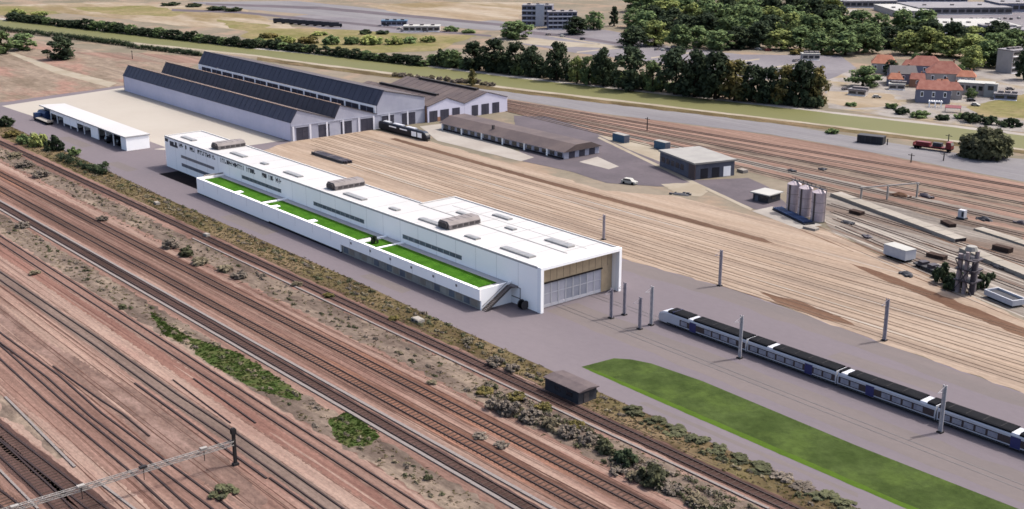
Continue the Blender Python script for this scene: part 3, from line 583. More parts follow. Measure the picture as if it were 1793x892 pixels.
# low annex
AX0, AX1, AY, AT = -187.0, -12.0, -11.5, 6.2
aw = MB().box(AX0, AY, .45, -84, AY + .5, AT).box(-84, AY, 2.9, AX1, AY + .5, AT).build("annex_front_wall", "white_wall", hall)
MB().box(AX0 + .1, AY + .12, 0, -84, AY + .5, .45).build("plinth", "plinth_dark", aw)
MB().box(-131, AY - .05, .02, -84.5, AY, .8).build("plinth", "plinth_dark", aw)  # dark strip painting the shadow line along the wall's foot
for k in range(15): MB().box(-181 + k * 11.4, AY - .02, AT - 3.2, -180.95 + k * 11.4, AY, AT - .3).build("panel_joint", "roof_line", aw)
for k in range(6): MB().box(-78 + k * 11, AY - .06, 4.4, -77.2 + k * 11, AY, 5.1).build("wall_lamp", "unit_grey", aw)
MB().box(AX0, AY + .5, 0, AX0 + .5, -.1, AT).build("annex_end_wall", "white_wall", hall)
MB().box(AX1 - .5, AY + .5, 0, AX1, -.1, AT).build("annex_end_wall", "white_frame", hall)
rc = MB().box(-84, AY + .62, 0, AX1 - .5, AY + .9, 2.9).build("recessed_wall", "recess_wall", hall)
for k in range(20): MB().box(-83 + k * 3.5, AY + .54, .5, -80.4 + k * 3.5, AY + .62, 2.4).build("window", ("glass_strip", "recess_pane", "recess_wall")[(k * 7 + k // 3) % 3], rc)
ar = MB().box(AX0 + .5, AY + .5, AT - .9, AX1 - .5, -.1, AT - .6).build("annex_roof", "white_roof", hall)
for x0, x1 in [(-184, -139.5), (-136, -77), (-72.5, -66.2), (-64, -15)]:
    MB().box(x0, AY + 1.5, AT - .6, x1, -3.1, AT - .38).build("green_roof_bed", "roof_green", ar)
    MB().box(x0 - .3, AY + 1.2, AT - .6, x1 + .3, AY + 1.5, AT - .3).build("bed_edging", "white_frame", ar)
for x in (-138, -74.8, -65.2): MB().box(x, AY + .5, AT - .6, x + .9, -.1, AT - .25).build("roof_divider", "white_frame", ar)
for x in (-158, -131, -106): MB().box(x, AY + 1.1, AT - .38, x + 2.4, AY + 3.6, AT - .1).build("roof_hatch", "white_frame", ar)
MB().box(AX0 - .2, AY + 3, AT + .02, AX0 + .3, -.4, AT + .5).build("end_rail", "galv", ar)
# outside stair on the annex end
stx = AX1 + .15; st = empty("flight", (stx, -6, 0)); st.parent = hall; st.location = Vector((stx, -6, 0)) - hall.location; st.name = "outside_stair"
stp = MB()
for k in range(18): stp.box(stx, -10.6 + k * .5, .02 + k * .3, stx + 1.7, -10.0 + k * .5, .3 + k * .3)
stp.build("steps", "unit_grey", st, kind="stuff")
for q in (0, 1.6):
    MB().bar((stx + q + .05, -10.8, .1), (stx + q + .05, -1.7, 5.4), .18, .5).build("stringer", "unit_dark", st)
    MB().bar((stx + q + .05, -10.8, 1.2), (stx + q + .05, -1.7, 6.5), .1, .1).build("handrail", "unit_dark", st)
MB().box(stx, -1.7, 5.3, stx + 2.6, -.02, 5.6).build("landing", "unit_grey", st)
c = MB().cylh((-6.6, -1.1, 1.15), (-5.0, -1.1, 1.15), 1.15, 14).build("reel_drum", "rubber", None)
reel = empty("cable_reel", (-5.8, -1.1, 0), "black round cable reel against the white hall wall by the corner", "cable reel")
c.parent = reel; c.location = -reel.location
for x in (-6.75, -5.0): MB().cylh((x, -1.1, 1.3), (x + .15, -1.1, 1.3), 1.3, 16).build("reel_flange", "unit_dark", reel)

# ------------------------------------------------------------------ old depot with its five roofs
FX, BX = -252.0, -445.0
dep = empty("old_depot", (-350, 105, 0), "old pale depot with three dark sawtooth roofs and dark doors", "building")
MB().box(BX, 66.5, 0, FX - .5, 67.1, 8.5).build("side_wall", "depot_side", dep)
n1 = [(66.5, 0), (66.5, 8.5), (70.3, 14.2), (90, 7.9), (90, 0)]
n2 = [(90, 0), (90, 7.9), (93.4, 14.0), (114, 7.3), (114, 0)]
n3 = [(114, 0), (114, 11.4), (118.2, 18.2), (142.6, 12.7), (142.6, 0)]
for p in (n1, n2, n3):
    MB().profx(p, FX - .5, FX).build("gable_wall", "depot_wall", dep); MB().profx(p, BX, BX + .5).build("gable_wall", "depot_wall", dep)
def roof_face(a, b, x0, x1, m, name="roof", t=.3, parent=None, over=.3):
    (ya, za), (yb, zb) = a, b; L = math.hypot(yb - ya, zb - za); ny, nz = -(zb - za) / L * t, (yb - ya) / L * t
    return MB().profx([(ya, za), (yb, zb), (yb + ny, zb + nz), (ya + ny, za + nz)], x0 - over, x1 + over).build(name, m, parent)
for i, (p, m_) in enumerate(((n1, "slate"), (n2, "slate_brown"), (n3, "slate"))):
    f = roof_face(p[1], p[2], BX, FX, m_, parent=dep)
    roof_face((p[2][0] + .05, p[2][1]), p[3], BX, FX, "depot_back_roof", parent=dep)
    MB().box(BX - .3, p[2][0] - .35, p[2][1] + .15, FX + .3, p[2][0] + .35, p[2][1] + .5).build("ridge_cap", "ridge_tan" if i < 2 else "slate", dep)
    dy, dz = p[2][0] - p[1][0], p[2][1] - p[1][1]; L = math.hypot(dy, dz); ny, nz = -dz / L, dy / L
    for k in range(40):                                        # glazing bars standing proud of the steep face
        x = BX + 3 + k * (FX - BX - 6) / 39
        MB().bar((x, p[1][0] + ny * .33 + dy * .03, p[1][1] + nz * .33 + dz * .03), (x, p[1][0] + ny * .33 + dy * .97, p[1][1] + nz * .33 + dz * .97), .28, .12).build("glazing_bar", m_, f)
    # front lower wall with piers
MB().box(BX, 113.5, 7.2, FX - .5, 114, 11.3).build("clerestory_wall", "white_wall", dep)
for k in range(14):
    x = BX + 5 + k * 13.4; w = MB().box(x, 113.36, 7.2, x + 11.6, 113.5, 10.3).build("clerestory_window", "door_dark", dep)
    MB().box(x + 5.6, 113.3, 7.2, x + 5.9, 113.36, 10.3).build("mullion", "depot_wall", w)
DOORS = [(519, 540, 222, 246), (558, 577, 217, 242), (597, 616, 213, 238), (632, 653, 209, 231), (669, 690, 206, 228), (704, 727, 199, 219)]
for x0, x1, yt, yb in DOORS:
    y0, y1 = onX(x0, (yt + yb) / 2, FX)[0], onX(x1, (yt + yb) / 2, FX)[0]
    dd = MB().box(FX, y0, .06, FX + .12, y1, 6.0).build("depot_door", "door_dark", dep)
    MB().box(FX + .12, (y0 + y1) / 2 - .08, .1, FX + .17, (y0 + y1) / 2 + .08, 6.0).build("door_joint", "slate", dd)
    MB().box(FX + .12, y0, 3.9, FX + .17, y1, 4.05).build("door_joint", "slate", dd)
    MB().box(FX, y0 - .5, 6.05, FX + .25, y1 + .5, 6.5).build("door_lintel", "depot_wall", dep)
for y in (67.2, 76.2, 85.2, 94.2, 103, 111.5, 120.5, 131.5): MB().box(FX, y, .05, FX + .3, y + .9, 6.8).build("pier", "pier_grey", dep)
MB().box(FX, 66.5, 6.82, FX + .22, 142.6, 7.2).build("string_course", "depot_wall", dep)
bd = empty("brown_depot", (-286, 168, 0), "old twin-gabled depot with brown roofs behind the dark locomotive", "building")
BXX = -322
q1 = [(142.8, 0), (142.8, 8.0), (155, 11.2), (166, 7.2), (166, 0)]; q2 = [(166.1, 0), (166.1, 7.2), (181, 11.4), (194.4, 7.6), (194.4, 0)]
for p in (q1, q2):
    MB().profx(p, FX + 1.5, FX + 2).build("gable_wall", "depot_side", bd); MB().profx(p, BXX, BXX + .5).build("gable_wall", "depot_wall", bd)
    roof_face(p[1], p[2], BXX, FX + 2, "brown_roof", parent=bd); roof_face((p[2][0] + .05, p[2][1]), p[3], BXX, FX + 2, "brown_roof", parent=bd)
    MB().box(BXX + 12, p[2][0] - .9, p[2][1] + .3, FX - 6, p[2][0] + .9, p[2][1] + 1.1).build("ridge_vent", "dark_line", bd)
    for k in range(12):
        x = BXX + 4 + k * 6; a = p[1]; b = p[2]
        MB().bar((x, a[0] + .1, a[1] + .36), (x, b[0] - .1, b[1] + .36), .16, .1).build("roof_seam", "depot_back_roof", bd)
MB().box(BXX, 193.9, 0, FX + 1.5, 194.4, 7.4).build("side_wall", "depot_wall", bd); MB().box(BXX, 142.8, 0, FX + 1.5, 143.3, 7.8).build("side_wall", "brick_warm", bd)
for x0, x1, yt, yb in [(752, 766, 194, 216), (771, 786, 191, 212), (792, 805, 188, 208), (826, 837, 185, 202), (843, 856, 183, 201), (862, 874, 181, 200)]:
    y0, y1 = onX(x0, (yt + yb) / 2, FX + 2)[0], onX(x1, (yt + yb) / 2, FX + 2)[0]
    dd = MB().box(FX + 2, y0, .06, FX + 2.12, y1, 5.6).build("depot_door", "door_dark", bd); MB().box(FX + 2.12, (y0 + y1) / 2 - .07, .1, FX + 2.16, (y0 + y1) / 2 + .07, 5.6).build("door_joint", "slate", dd)
MB().box(FX + 2, 148, .05, FX + 2.06, 160, 2.2).build("brick_panel", "brick_warm", bd)

# ------------------------------------------------------------------ open vehicle shelter
sh = empty("vehicle_shelter", (-331, 5, 0), "long white open-fronted vehicle shelter at the edge of the cream yard", "shelter")
sx0, sx1, sy0, sy1, sz = -384.0, -280.0, -.8, 10.0, 6.0
MB().prism([(sx0 - 5, sy0 - .6), (sx1 + .3, sy0 - .6), (sx1 + .3, sy1 + .4), (sx0 - 1, sy1 + .4)], sz, sz + .5).build("roof", "white_roof", sh)
MB().box(sx0, sy1 - .3, .05, sx1 - .3, sy1, sz).build("back_wall", "white_wall", sh)
MB().box(sx1 - .3, sy0, .05, sx1, sy1, sz).build("end_wall", "white_frame", sh); MB().box(sx0, sy0, .05, sx0 + .3, sy1 - .3, sz).build("end_wall", "white_wall", sh)
MB().box(sx1 - 6, sy0, .05, sx1 - .3, sy0 + .3, sz).build("front_wall", "white_frame", sh)
nb = 11; bw = (sx1 - 6 - sx0) / nb
for k in range(nb):
    x = sx0 + k * bw
    if k: MB().box(x - .2, sy0, .05, x + .2, sy0 + .4, sz).build("post", "white_frame", sh)
    if k in (3, 4): MB().box(x + .2, sy0 + .1, 1.6, x + bw - .2, sy0 + .3, sz).build("shutter", "white_wall", sh)
    elif k in (7,): MB().box(x + .2, sy0 + .1, .1, x + bw - .2, sy0 + .3, sz).build("shutter", "white_wall", sh)
    elif k in (1, 2, 5, 6): MB().box(x + .2, sy0 + .1, 4.2, x + bw - .2, sy0 + .3, sz).build("shutter", "white_wall", sh)
    MB().box(x - .1, sy0 + 4, .05, x + .1, sy1 - .3, sz).build("partition", "white_wall", sh)

# ------------------------------------------------------------------ vehicles
def wheelset(root, xs, hw, r, m="rubber", w=.3):
    for x in xs:
        for s in (-1, 1): MB().cylh((x, s * hw - w / 2, r), (x, s * hw + w / 2, r), r, 12).build("wheel", m, root, local=True)
def car_proto(name, m, big=1.0):
    r = empty(name, (0, 0, 0)); b = big
    MB().profy([(-2.1 * b, .35), (2.1 * b, .35), (2.15 * b, .75 * b), (1.2 * b, .9 * b), (-2.1 * b, .95 * b)], -.85 * b, .85 * b).build("body", m, r, local=True)
    cb = MB().profy([(-1.7 * b, .9 * b), (1.1 * b, .9 * b), (.5 * b, 1.45 * b), (-1.4 * b, 1.45 * b)], -.75 * b, .75 * b).build("cabin", m, r, local=True)
    MB().profy([(-1.6 * b, .98 * b), (.95 * b, .98 * b), (.46 * b, 1.38 * b), (-1.36 * b, 1.38 * b)], -.77 * b, .77 * b).build("window", "glass_dark", cb, local=True)
    wheelset(r, (-1.3 * b, 1.3 * b), .8 * b, .33 * b); return r
def truck_proto(name, cab, bed, L, box=None, h=3.0):
    r = empty(name, (0, 0, 0))
    MB().box(-L / 2, -1.2, .7, L / 2, 1.2, 1.0).build("chassis", "rubber", r, local=True)
    c = MB().profy([(L / 2 - 2.2, 1.0), (L / 2, 1.0), (L / 2, 2.0), (L / 2 - .5, 3.0), (L / 2 - 2.2, 3.0)], -1.2, 1.2).build("cab", cab, r, local=True)
    MB().profy([(L / 2 - .02, 2.05), (L / 2 + .03, 2.05), (L / 2 - .42, 2.9), (L / 2 - .5, 2.9)], -1.05, 1.05).build("windscreen", "glass_dark", c, local=True)
    if box: MB().box(-L / 2, -1.25, 1.0, L / 2 - 2.5, 1.25, 1.0 + h).build("cargo_box", box, r, local=True)
    else:
        MB().box(-L / 2, -1.25, 1.0, L / 2 - 2.5, 1.25, 1.25).build("flatbed", bed, r, local=True)
        MB().box(-L / 2, -1.25, 1.25, -L / 2 + .1, 1.25, 1.9).build("tailboard", bed, r, local=True)
    wheelset(r, (-L / 2 + 1, -L / 2 + 2.2, L / 2 - 1.2), 1.05, .5); return r
a, b = W(78, 213), W(112, 222)
t = truck_proto("flatbed_truck", "truck_blue", "concrete", 16); t.location = (a[0] + 2, a[1] - 1.2, .06); t.rotation_euler = (0, 0, math.pi)
t.scale = (1.25, 1.25, 1.25); tag(t, "blue-cabbed flatbed truck with a pale bed at the open shelter's far end", "truck")
tc = MB().profx([(-1.9, 0), (1.9, 0), (1.9, 3.4), (1.2, 4.4), (-1.2, 4.4), (-1.9, 3.4)], -5, 5).build("tarpaulin_body", "truck_blue", None)
tv = empty("covered_trailer", (a[0] - 6, a[1] + 2.5, .06), "blue tarpaulin-covered trailer parked behind the flatbed truck", "trailer"); tc.parent = tv
MB().box(-5.2, -1.7, .4, 5.2, 1.7, -.0 + .5).build("chassis", "rubber", tv, local=True); wheelset(tv, (-3.5, -2.2, 3.2), 1.5, .5)
for k, (px, py) in enumerate([(183, 252), (203, 257)]):
    p = W(px, py); t = truck_proto("service_truck", "navy", "navy", 7, "shed_black", 2.6); t.location = (p[0], p[1] + 4.0, .06); t.rotation_euler = (0, 0, -math.pi / 2)
    tag(t, ("dark service truck backed into the shelter beside the white shutter", "dark service truck backed into the shelter's last bay before the closed end")[k], "truck", "service trucks in the shelter")

# passenger train in the yard
def rail_car(x0, x1, i, door, gap, first):
    yc, hw = 21.7, 2.05; r = empty("passenger_car", ((x0 + x1) / 2, yc, .09), ("white passenger car with blue sloping nose, closest to the hall", "white passenger car second from the hall", "white passenger car third from the hall", "white passenger car cut off by the picture's edge")[i], "train car", "cars of the passenger train")
    side = [(yc - hw, .75), (yc + hw, .75), (yc + hw, 3.5), (yc + hw - .25, 3.95), (yc - hw + .25, 3.95), (yc - hw, 3.5)]
    if first:
        nose = MB(); n = 6
        for k, (x, s, zt) in enumerate([(x0, .5, 2.0), (x0 + .8, .8, 2.9), (x0 + 2.2, .95, 3.6), (x0 + 4, 1.0, 3.95)]):
            nose.v += [(x, yc + (p[0] - yc) * s, .75 + (p[1] - .75) * (zt - .75) / 3.2) for p in side]
        for k in range(3): nose.f += [(k * 6 + j, k * 6 + (j + 1) % 6, k * 6 + 6 + (j + 1) % 6, k * 6 + 6 + j) for j in range(6)]
        nose.f.append(tuple(range(6))[::-1]); nose.build("nose", "train_white", r)
        MB().add([(x0 + .3, yc - 1.1, 2.2), (x0 + .3, yc + 1.1, 2.2), (x0 + 6.2, yc + 2.0, 3.7), (x0 + 6.2, yc - 2.0, 3.7), (x0 + .3, yc - 1.0, 2.6), (x0 + .3, yc + 1.0, 2.6), (x0 + 6.2, yc + 1.85, 4.42), (x0 + 6.2, yc - 1.85, 4.42)], [(0, 3, 2, 1), (4, 5, 6, 7), (0, 1, 5, 4), (1, 2, 6, 5), (2, 3, 7, 6), (3, 0, 4, 7)]).build("nose_hood", "train_blue", r)
        bx = x0 + 4
    else: bx = x0
    body = MB().profx(side, bx, x1).build("body", "train_white", r)
    MB().box(bx + .3, yc - 1.2, .25, x1 - .3, yc + 1.2, .75).build("underframe", "train_black", r)
    # roof in sections
    cuts = [bx + .2] + [q for q in gap] + [x1 - .2]
    for k in range(len(cuts) - 1):
        s0, s1 = cuts[k] + (.9 if k else 0), cuts[k + 1] - (.9 if k < len(cuts) - 2 else 0)
        rs = MB().profx([(yc - 1.95, 3.78), (yc + 1.95, 3.78), (yc + 1.9, 4.2), (yc + 1.5, 4.34), (yc - 1.5, 4.34), (yc - 1.9, 4.2)], s0, s1).build("roof_section", "train_black", r)
        m_ = int((s1 - s0) / 4)
        for j in range(m_): MB().box(s0 + 2 + j * 4, yc - 1.4, 4.34, s0 + 2.12 + j * 4, yc + 1.4, 4.39).build("roof_rib", "mast_dark", rs)
    for sgn in (-1, 1):
        y = yc + sgn * hw; ya, yb = min(y, y + sgn * .04), max(y, y + sgn * .04)
        x = bx + (5 if first else .9)
        MB().box(bx + (4.6 if first else .3), ya, 1.35, x1 - .3, yb, 2.95).build("window_band", "train_window", body)
        while x + 2.2 < x1 - .8:
            if abs(x + 1.1 - door) > 2.4: MB().box(x, min(ya, yb - .06) if sgn > 0 else ya - .02, 1.55, x + 2.2, yb + (.02 if sgn > 0 else 0), 2.75).build("window", "train_pane", body)
            x += 2.75
        MB().box(door - 1.1, ya - .01, .8, door + 1.1, yb + .01, 3.3).build("door", "train_blue", body)
        MB().box(bx + .1, ya, .8, door - 1.15, yb, 1.05).box(door + 1.15, ya, .8, x1 - .1, yb, 1.05).build("skirt", "train_black", body)
    for x in (bx + 3.2, x1 - 3.2):
        bo = MB().box(x - 1.6, yc - 1.1, .3, x + 1.6, yc + 1.1, .7).build("bogie", "train_black", r)
        for dx in (-1, 1):
            for sgn in (-1, 1): MB().cylh((x + dx, yc + sgn * .8, .5), (x + dx, yc + sgn * 1.0, .5), .42, 12).build("wheel", "rubber", bo)
    MB().box(x1 - .2, yc - 1.2, .9, x1 + .25, yc + 1.2, 3.6).build("gangway", "train_black", r)
rail_car(25.0, 56.0, 0, 38.2, [37.3], True)
rail_car(56.4, 82.8, 1, 75.0, [63.2], False)
rail_car(83.2, 108.6, 2, 92.0, [84.9, 105.5], False)
rail_car(109.0, 136.0, 3, 127.0, [126.7], False)
# dark locomotive at the depot door
lo = empty("locomotive", (-231, 115.8, 0), "dark locomotive with white side panels leaving the old depot", "locomotive")
LX0, LX1, ly, lh = -251, -212, 115.8, 1.6
lb = MB().profx([(ly - lh, .7), (ly + lh, .7), (ly + lh, 3.4), (ly + lh - .5, 4.1), (ly - lh + .5, 4.1), (ly - lh, 3.4)], LX0, LX1 - 3).build("body", "loco_dark", lo)
nz = MB()
for x, s, zt in [(LX1 - 3, 1, 4.1), (LX1 - 1.6, .95, 3.7), (LX1 - .4, .8, 2.7), (LX1, .6, 1.9)]:
    nz.v += [(x, ly + (p[0] - ly) * s, .7 + (p[1] - .7) * (zt - .7) / 3.4) for p in [(ly - lh, .7), (ly + lh, .7), (ly + lh, 3.4), (ly + lh - .5, 4.1), (ly - lh + .5, 4.1), (ly - lh, 3.4)]]
for k in range(3): nz.f += [(k * 6 + j, k * 6 + (j + 1) % 6, k * 6 + 6 + (j + 1) % 6, k * 6 + 6 + j) for j in range(6)]
nz.f.append((18, 19, 20, 21, 22, 23)); nz.build("nose", "loco_dark", lo)
MB().add([(LX1 - 2.9, ly - 1.2, 4.12), (LX1 - 2.9, ly + 1.2, 4.12), (LX1 - 1.5, ly + 1.1, 3.74), (LX1 - 1.5, ly - 1.1, 3.74)], [(0, 3, 2, 1)]).build("windscreen", "glass_dark", lo)
for x0, x1, z0, z1 in [(-218.6, -215.2, 1.1, 3.3), (-223.5, -219.6, 1.1, 3.3), (-233, -227, 2.7, 3.3), (-242, -236, 2.7, 3.3)]: MB().box(x0, ly - lh - .05, z0, x1, ly - lh, z1).build("side_panel", "white_wall", lb)
for x0, x1 in [(-248, -243), (-240, -232), (-229, -222)]: MB().box(x0, ly - .9, 4.1, x1, ly + .9, 4.6).build("roof_equipment", "container_white", lb)
MB().box(LX0 + .5, ly - 1.1, .3, LX1 - 2, ly + 1.1, .7).build("underframe", "rubber", lo)
for x in (-247, -216): MB().box(x - 1.7, ly - 1.2, .25, x + 1.7, ly + 1.2, .69).build("bogie", "shed_black", lo)

# ------------------------------------------------------------------ small buildings of the middle ground
lb_ = empty("low_workshop", (-186, 148, 0), "long low workshop with a brown roof beside the white apron", "building")
lx0, lx1, y0, y1 = -231, -142.5, 137.5, 158.5
MB().box(lx0, y0, 0, lx1, y1, 3.3).build("wall", "depot_wall", lb_)
MB().profx([(y0 - 1, 3.3), (y1 + 1, 3.3), (y1 - 6, 6.0), (y0 + 6, 6.0)], lx0 - 1.2, lx1 + 1.2).build("roof", "brown_roof", lb_)
for k in range(17): MB().box(lx0 + 2 + k * 5.15, y0 - .08, .9, lx0 + 5.2 + k * 5.15, y0, 2.7).build("window", "glass_dark", lb_)
for k in range(6): MB().box(lx0 + .4 + k * 15.4, y0 - .5, 0, lx0 + 1.3 + k * 15.4, y0 - .1, 3.25).build("pier", "white_frame", lb_)
MB().box(lx0, y0 - .3, 0, lx1, y0 - .12, .8).build("plinth", "plinth_dark", lb_)
for k in range(3): MB().box(lx1, y0 + 3 + k * 6, .1, lx1 + .1, y0 + 6.4 + k * 6, 2.9).build("door", "door_dark", lb_)
MB().box(-196, 140.6, 5.2, -195, 141.6, 7.0).build("chimney", "unit_dark", lb_)
def rect_from(p, q, depth):                                    # base edge p-q, depth away from the viewer
    P, Q = Vector(p), Vector(q); d = (Q - P).normalized(); n = Vector((-d.y, d.x))
    return [tuple(P), tuple(Q), tuple(Q + n * depth), tuple(P + n * depth)], d, n
R, d_, n_ = rect_from(W(1155, 291), W(1215, 315), 19)
gb = empty("grey_roof_building", (R[0][0], R[0][1], 0), "dark flat building with a pale grey roof on the asphalt", "building")
MB().prism(R, 0, 6.2).build("wall", "blue_grey_wall", gb)
ctr = Vector((sum(p[0] for p in R) / 4, sum(p[1] for p in R) / 4))
MB().prism([tuple(ctr + (Vector(p) - ctr) * 1.05) for p in R], 6.2, 6.9).build("roof", "grey_roof", gb)
def on_wall(P, d, n, s0, s1, z0, z1, m, name, parent, t=.1):
    P = Vector(P); a = P + d * s0; b = P + d * s1; k = n * -t
    return MB().prism([tuple(a), tuple(a + k), tuple(b + k), tuple(b)], z0, z1).build(name, m, parent)
for k in range(5): on_wall(R[0], d_, n_, 1.5 + k * 3.8, 4.2 + k * 3.8, 2.2, 4.4, "glass_dark", "window", gb)
on_wall(R[0], d_, n_, 23.5, 28.4, 0, 6.1, "brown_roof", "corner_pier", gb, .3)
for k in range(3): on_wall(R[1], n_, -d_, 3 + k * 5.4, 6.4 + k * 5.4, .1, 4.2, "navy" if k != 2 else "white_frame", "loading_door", gb)
for px, py, w_, lab in [(1083, 249, 8.5, "blue container nearest the brown-roofed workshop"), (1155, 262, 7.5, "blue container behind the grey-roofed building")]:
    p = W(px, py); o = empty("shipping_container", (p[0], p[1] + 1.5, .08), lab, "container", "blue containers", rz=-.1)
    MB().box(-w_ / 2, -1.6, 0, w_ / 2, 1.6, 3.4).build("body", "container_blue", o, local=True); MB().box(-w_ / 2 - .05, -1.65, 3.4, w_ / 2 + .05, 1.65, 3.55).build("roof", "grey_roof", o, local=True)
    for k in range(5): MB().box(-w_ / 2 + .5 + k * w_ / 5, -1.66, .2, -w_ / 2 + .9 + k * w_ / 5, -1.6, 3.2).build("rib", "container_blue", o, local=True)
    for s in (-1, 1): MB().box(w_ / 2, s * .78 - .7, .2, w_ / 2 + .06, s * .78 + .7, 3.2).build("door", "blue_grey_wall", o, local=True)
R, d_, n_ = rect_from(W(1318, 351), W(1345, 357), 7.5)
hu = empty("flat_hut", (R[0][0], R[0][1], 0), "small dark hut with an overhanging white flat roof left of the silos", "hut")
MB().prism(R, 0, 3.0).build("wall", "shed_black", hu); ctr = Vector((sum(p[0] for p in R) / 4, sum(p[1] for p in R) / 4))
MB().prism([tuple(ctr + (Vector(p) - ctr) * 1.22) for p in R], 3.0, 3.4).build("roof", "far_roof_white", hu)
on_wall(R[0], d_, n_, 1, 2.4, .1, 2.4, "blue_grey_wall", "door", hu); on_wall(R[0], d_, n_, 3.4, 6.4, 1.1, 2.3, "glass_dark", "window", hu); on_wall(R[1], n_, -d_, 2, 4.5, 1.0, 2.2, "glass_dark", "window", hu)
# silos
sps = [W(1382, 373), W(1402, 381), W(1425, 389)]
for i, p in enumerate(sps):
    s = empty("storage_silo", (p[0], p[1] + 2, .09), ("tall grey storage silo closest to the white-roofed hut", "tall grey storage silo in the middle of the three", "tall grey storage silo farthest from the white-roofed hut")[i], "silo", "grey storage silos")
    MB().cyl(0, 0, .3, 10.4, 2.5, 2.5, 20).build("shell", "silo_metal", s, local=True, smooth=False); MB().cyl(0, 0, 10.4, 11.4, 2.5, .7, 20).build("cone_top", "silo_metal", s, local=True)
    MB().cyl(0, 0, 0, .3, 2.8, 2.8, 20).build("footing", "concrete", s, local=True); MB().box(-.3, -2.72, .3, .3, -2.5, 10.4).build("ladder", "unit_dark", s, local=True)
    for z in (3.4, 6.9): MB().cyl(0, 0, z, z + .14, 2.54, 2.54, 20).build("hoop", "unit_grey", s, local=True)
a, b = Vector(sps[0]), Vector(sps[2]); d = (b - a).normalized()
cw = empty("silo_catwalk", ((a.x + b.x) / 2, (a.y + b.y) / 2 + 2, 0), "dark steel catwalk crossing the tops of the silos", "catwalk")
MB().bar((a.x - d.x * 2, a.y - d.y * 2 + 2.6, 11.65), (b.x + d.x * 3, b.y + d.y * 3 + 2.6, 11.65), 1.0, .2).build("deck", "shed_black", cw)
MB().bar((a.x - d.x * 2, a.y - d.y * 2 + 2.1, 12.7), (b.x + d.x * 3, b.y + d.y * 3 + 2.1, 12.7), .15, .15).build("handrail", "shed_black", cw)
for k in range(7):
    q = a + (b - a) * (k / 6); MB().box(q.x - .08, q.y + 2.05, 11.7, q.x + .08, q.y + 2.2, 12.7).build("baluster", "shed_black", cw)
q = b + d * 3; MB().box(q.x - .12, q.y + 2.5, .05, q.x + .12, q.y + 2.74, 11.6).build("leg", "unit_grey", cw)
# the silos' cast shadow, built as a low dark blue bed of rods
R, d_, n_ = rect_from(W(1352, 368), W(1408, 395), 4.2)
tb = empty("silo_shadow", (R[0][0], R[0][1], 0), "dark blue silo shadow built with pipe manifold on the concrete before the silos", "painted shadow")
MB().prism(R, .09, .5).build("shadow_base", "navy", tb)
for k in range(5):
    p = Vector(R[0]) + n_ * (.5 + k * .8); q = p + d_ * ((Vector(R[1]) - Vector(R[0])).length - 1); MB().cylh((p.x, p.y, .8), (q.x, q.y, .8), .28, 8).build("rod", "truck_blue", tb)
# white trailer, dark tower, open wagon
R, d_, n_ = rect_from(W(1546, 449), W(1584, 462), 4.6)
tr = empty("box_trailer", (R[0][0], R[0][1], 0), "white box trailer parked alone beside the sandy field", "trailer")
L = (Vector(R[1]) - Vector(R[0])).length
MB().prism(R, .9, 4.0).build("body", "container_white", tr); ctr = Vector((sum(p[0] for p in R) / 4, sum(p[1] for p in R) / 4))
MB().prism([tuple(ctr + (Vector(p) - ctr) * 1.02) for p in R], 4.0, 4.12).build("roof", "far_roof_white", tr)
MB().prism([tuple(ctr + (Vector(p) - ctr) * .9) for p in R], .5, .9).build("chassis", "rubber", tr)
for s in (.15, .3, .85):
    for w_ in (.15, .85):
        c = Vector(R[0]) + d_ * L * s + n_ * 4.6 * w_; k = n_ * .2; MB().cylh((c.x - k.x, c.y - k.y, .5), (c.x + k.x, c.y + k.y, .5), .5, 10).build("wheel", "rubber", tr)
p = W(1692, 512); tw = empty("water_tower", (p[0], p[1], 0), "rusty dark steel tower of clustered columns among dark bushes", "tower")
for dx, dy, r_, h in [(-2, -1.6, .8, 11.5), (.2, -2, .6, 12.5), (2.1, -1.0, .8, 10.5), (-1.6, 1.6, .7, 13), (1.2, 1.6, .7, 12.4)]: MB().cyl(p[0] + dx, p[1] + dy, 0, h, r_, r_ * .9, 10).build("column", "tower_rust" if h != 10.5 else "slate_brown", tw)
for z in (3.6, 7, 10): MB().box(p[0] - 3, p[1] - 2.7, z, p[0] + 3, p[1] + 2.6, z + .35).build("platform", "slate_brown", tw)
MB().cyl(p[0] - .4, p[1] + 1.0, 12.4, 13.6, 1.9, 1.4, 12).build("tank", "grey_roof", tw)
for sx in (-1, 1): MB().bar((p[0] + sx * 3, p[1] - 2.7, .1), (p[0] - sx * 3, p[1] - 2.7, 10), .2).build("brace", "slate_brown", tw)
R, d_, n_ = rect_from(W(1722, 520), W(1772, 541), 5)
ow = empty("open_wagon", (R[0][0], R[0][1], 0), "pale-rimmed open wagon filled with dark load by the picture's edge", "wagon")
L = (Vector(R[1]) - Vector(R[0])).length; P0 = Vector(R[0])
for a_, b_, c_, e_ in [(0, L, 0, .35), (0, L, 4.65, 5), (0, .35, .35, 4.65), (L - .35, L, .35, 4.65)]:
    MB().prism([tuple(P0 + d_ * s + n_ * t_) for s, t_ in ((a_, c_), (b_, c_), (b_, e_), (a_, e_))], .7, 2.3).build("side_board", "container_white", ow)
MB().prism([tuple(P0 + d_ * s + n_ * t_) for s, t_ in ((.35, .35), (L - .35, .35), (L - .35, 4.65), (.35, 4.65))], .7, 1.7).build("load", "shed_black", ow)
MB().prism([tuple(P0 + d_ * s + n_ * t_) for s, t_ in ((1, .8), (L - 1, .8), (L - 1, 4.2), (1, 4.2))], .05, .7).build("underframe", "rubber", ow)
R, d_, n_ = rect_from(W(1598, 466), W(1642, 484), 4)
fw = empty("flat_wagon", (R[0][0], R[0][1], 0), "dark flat wagon standing between the white trailer and the tower", "wagon")
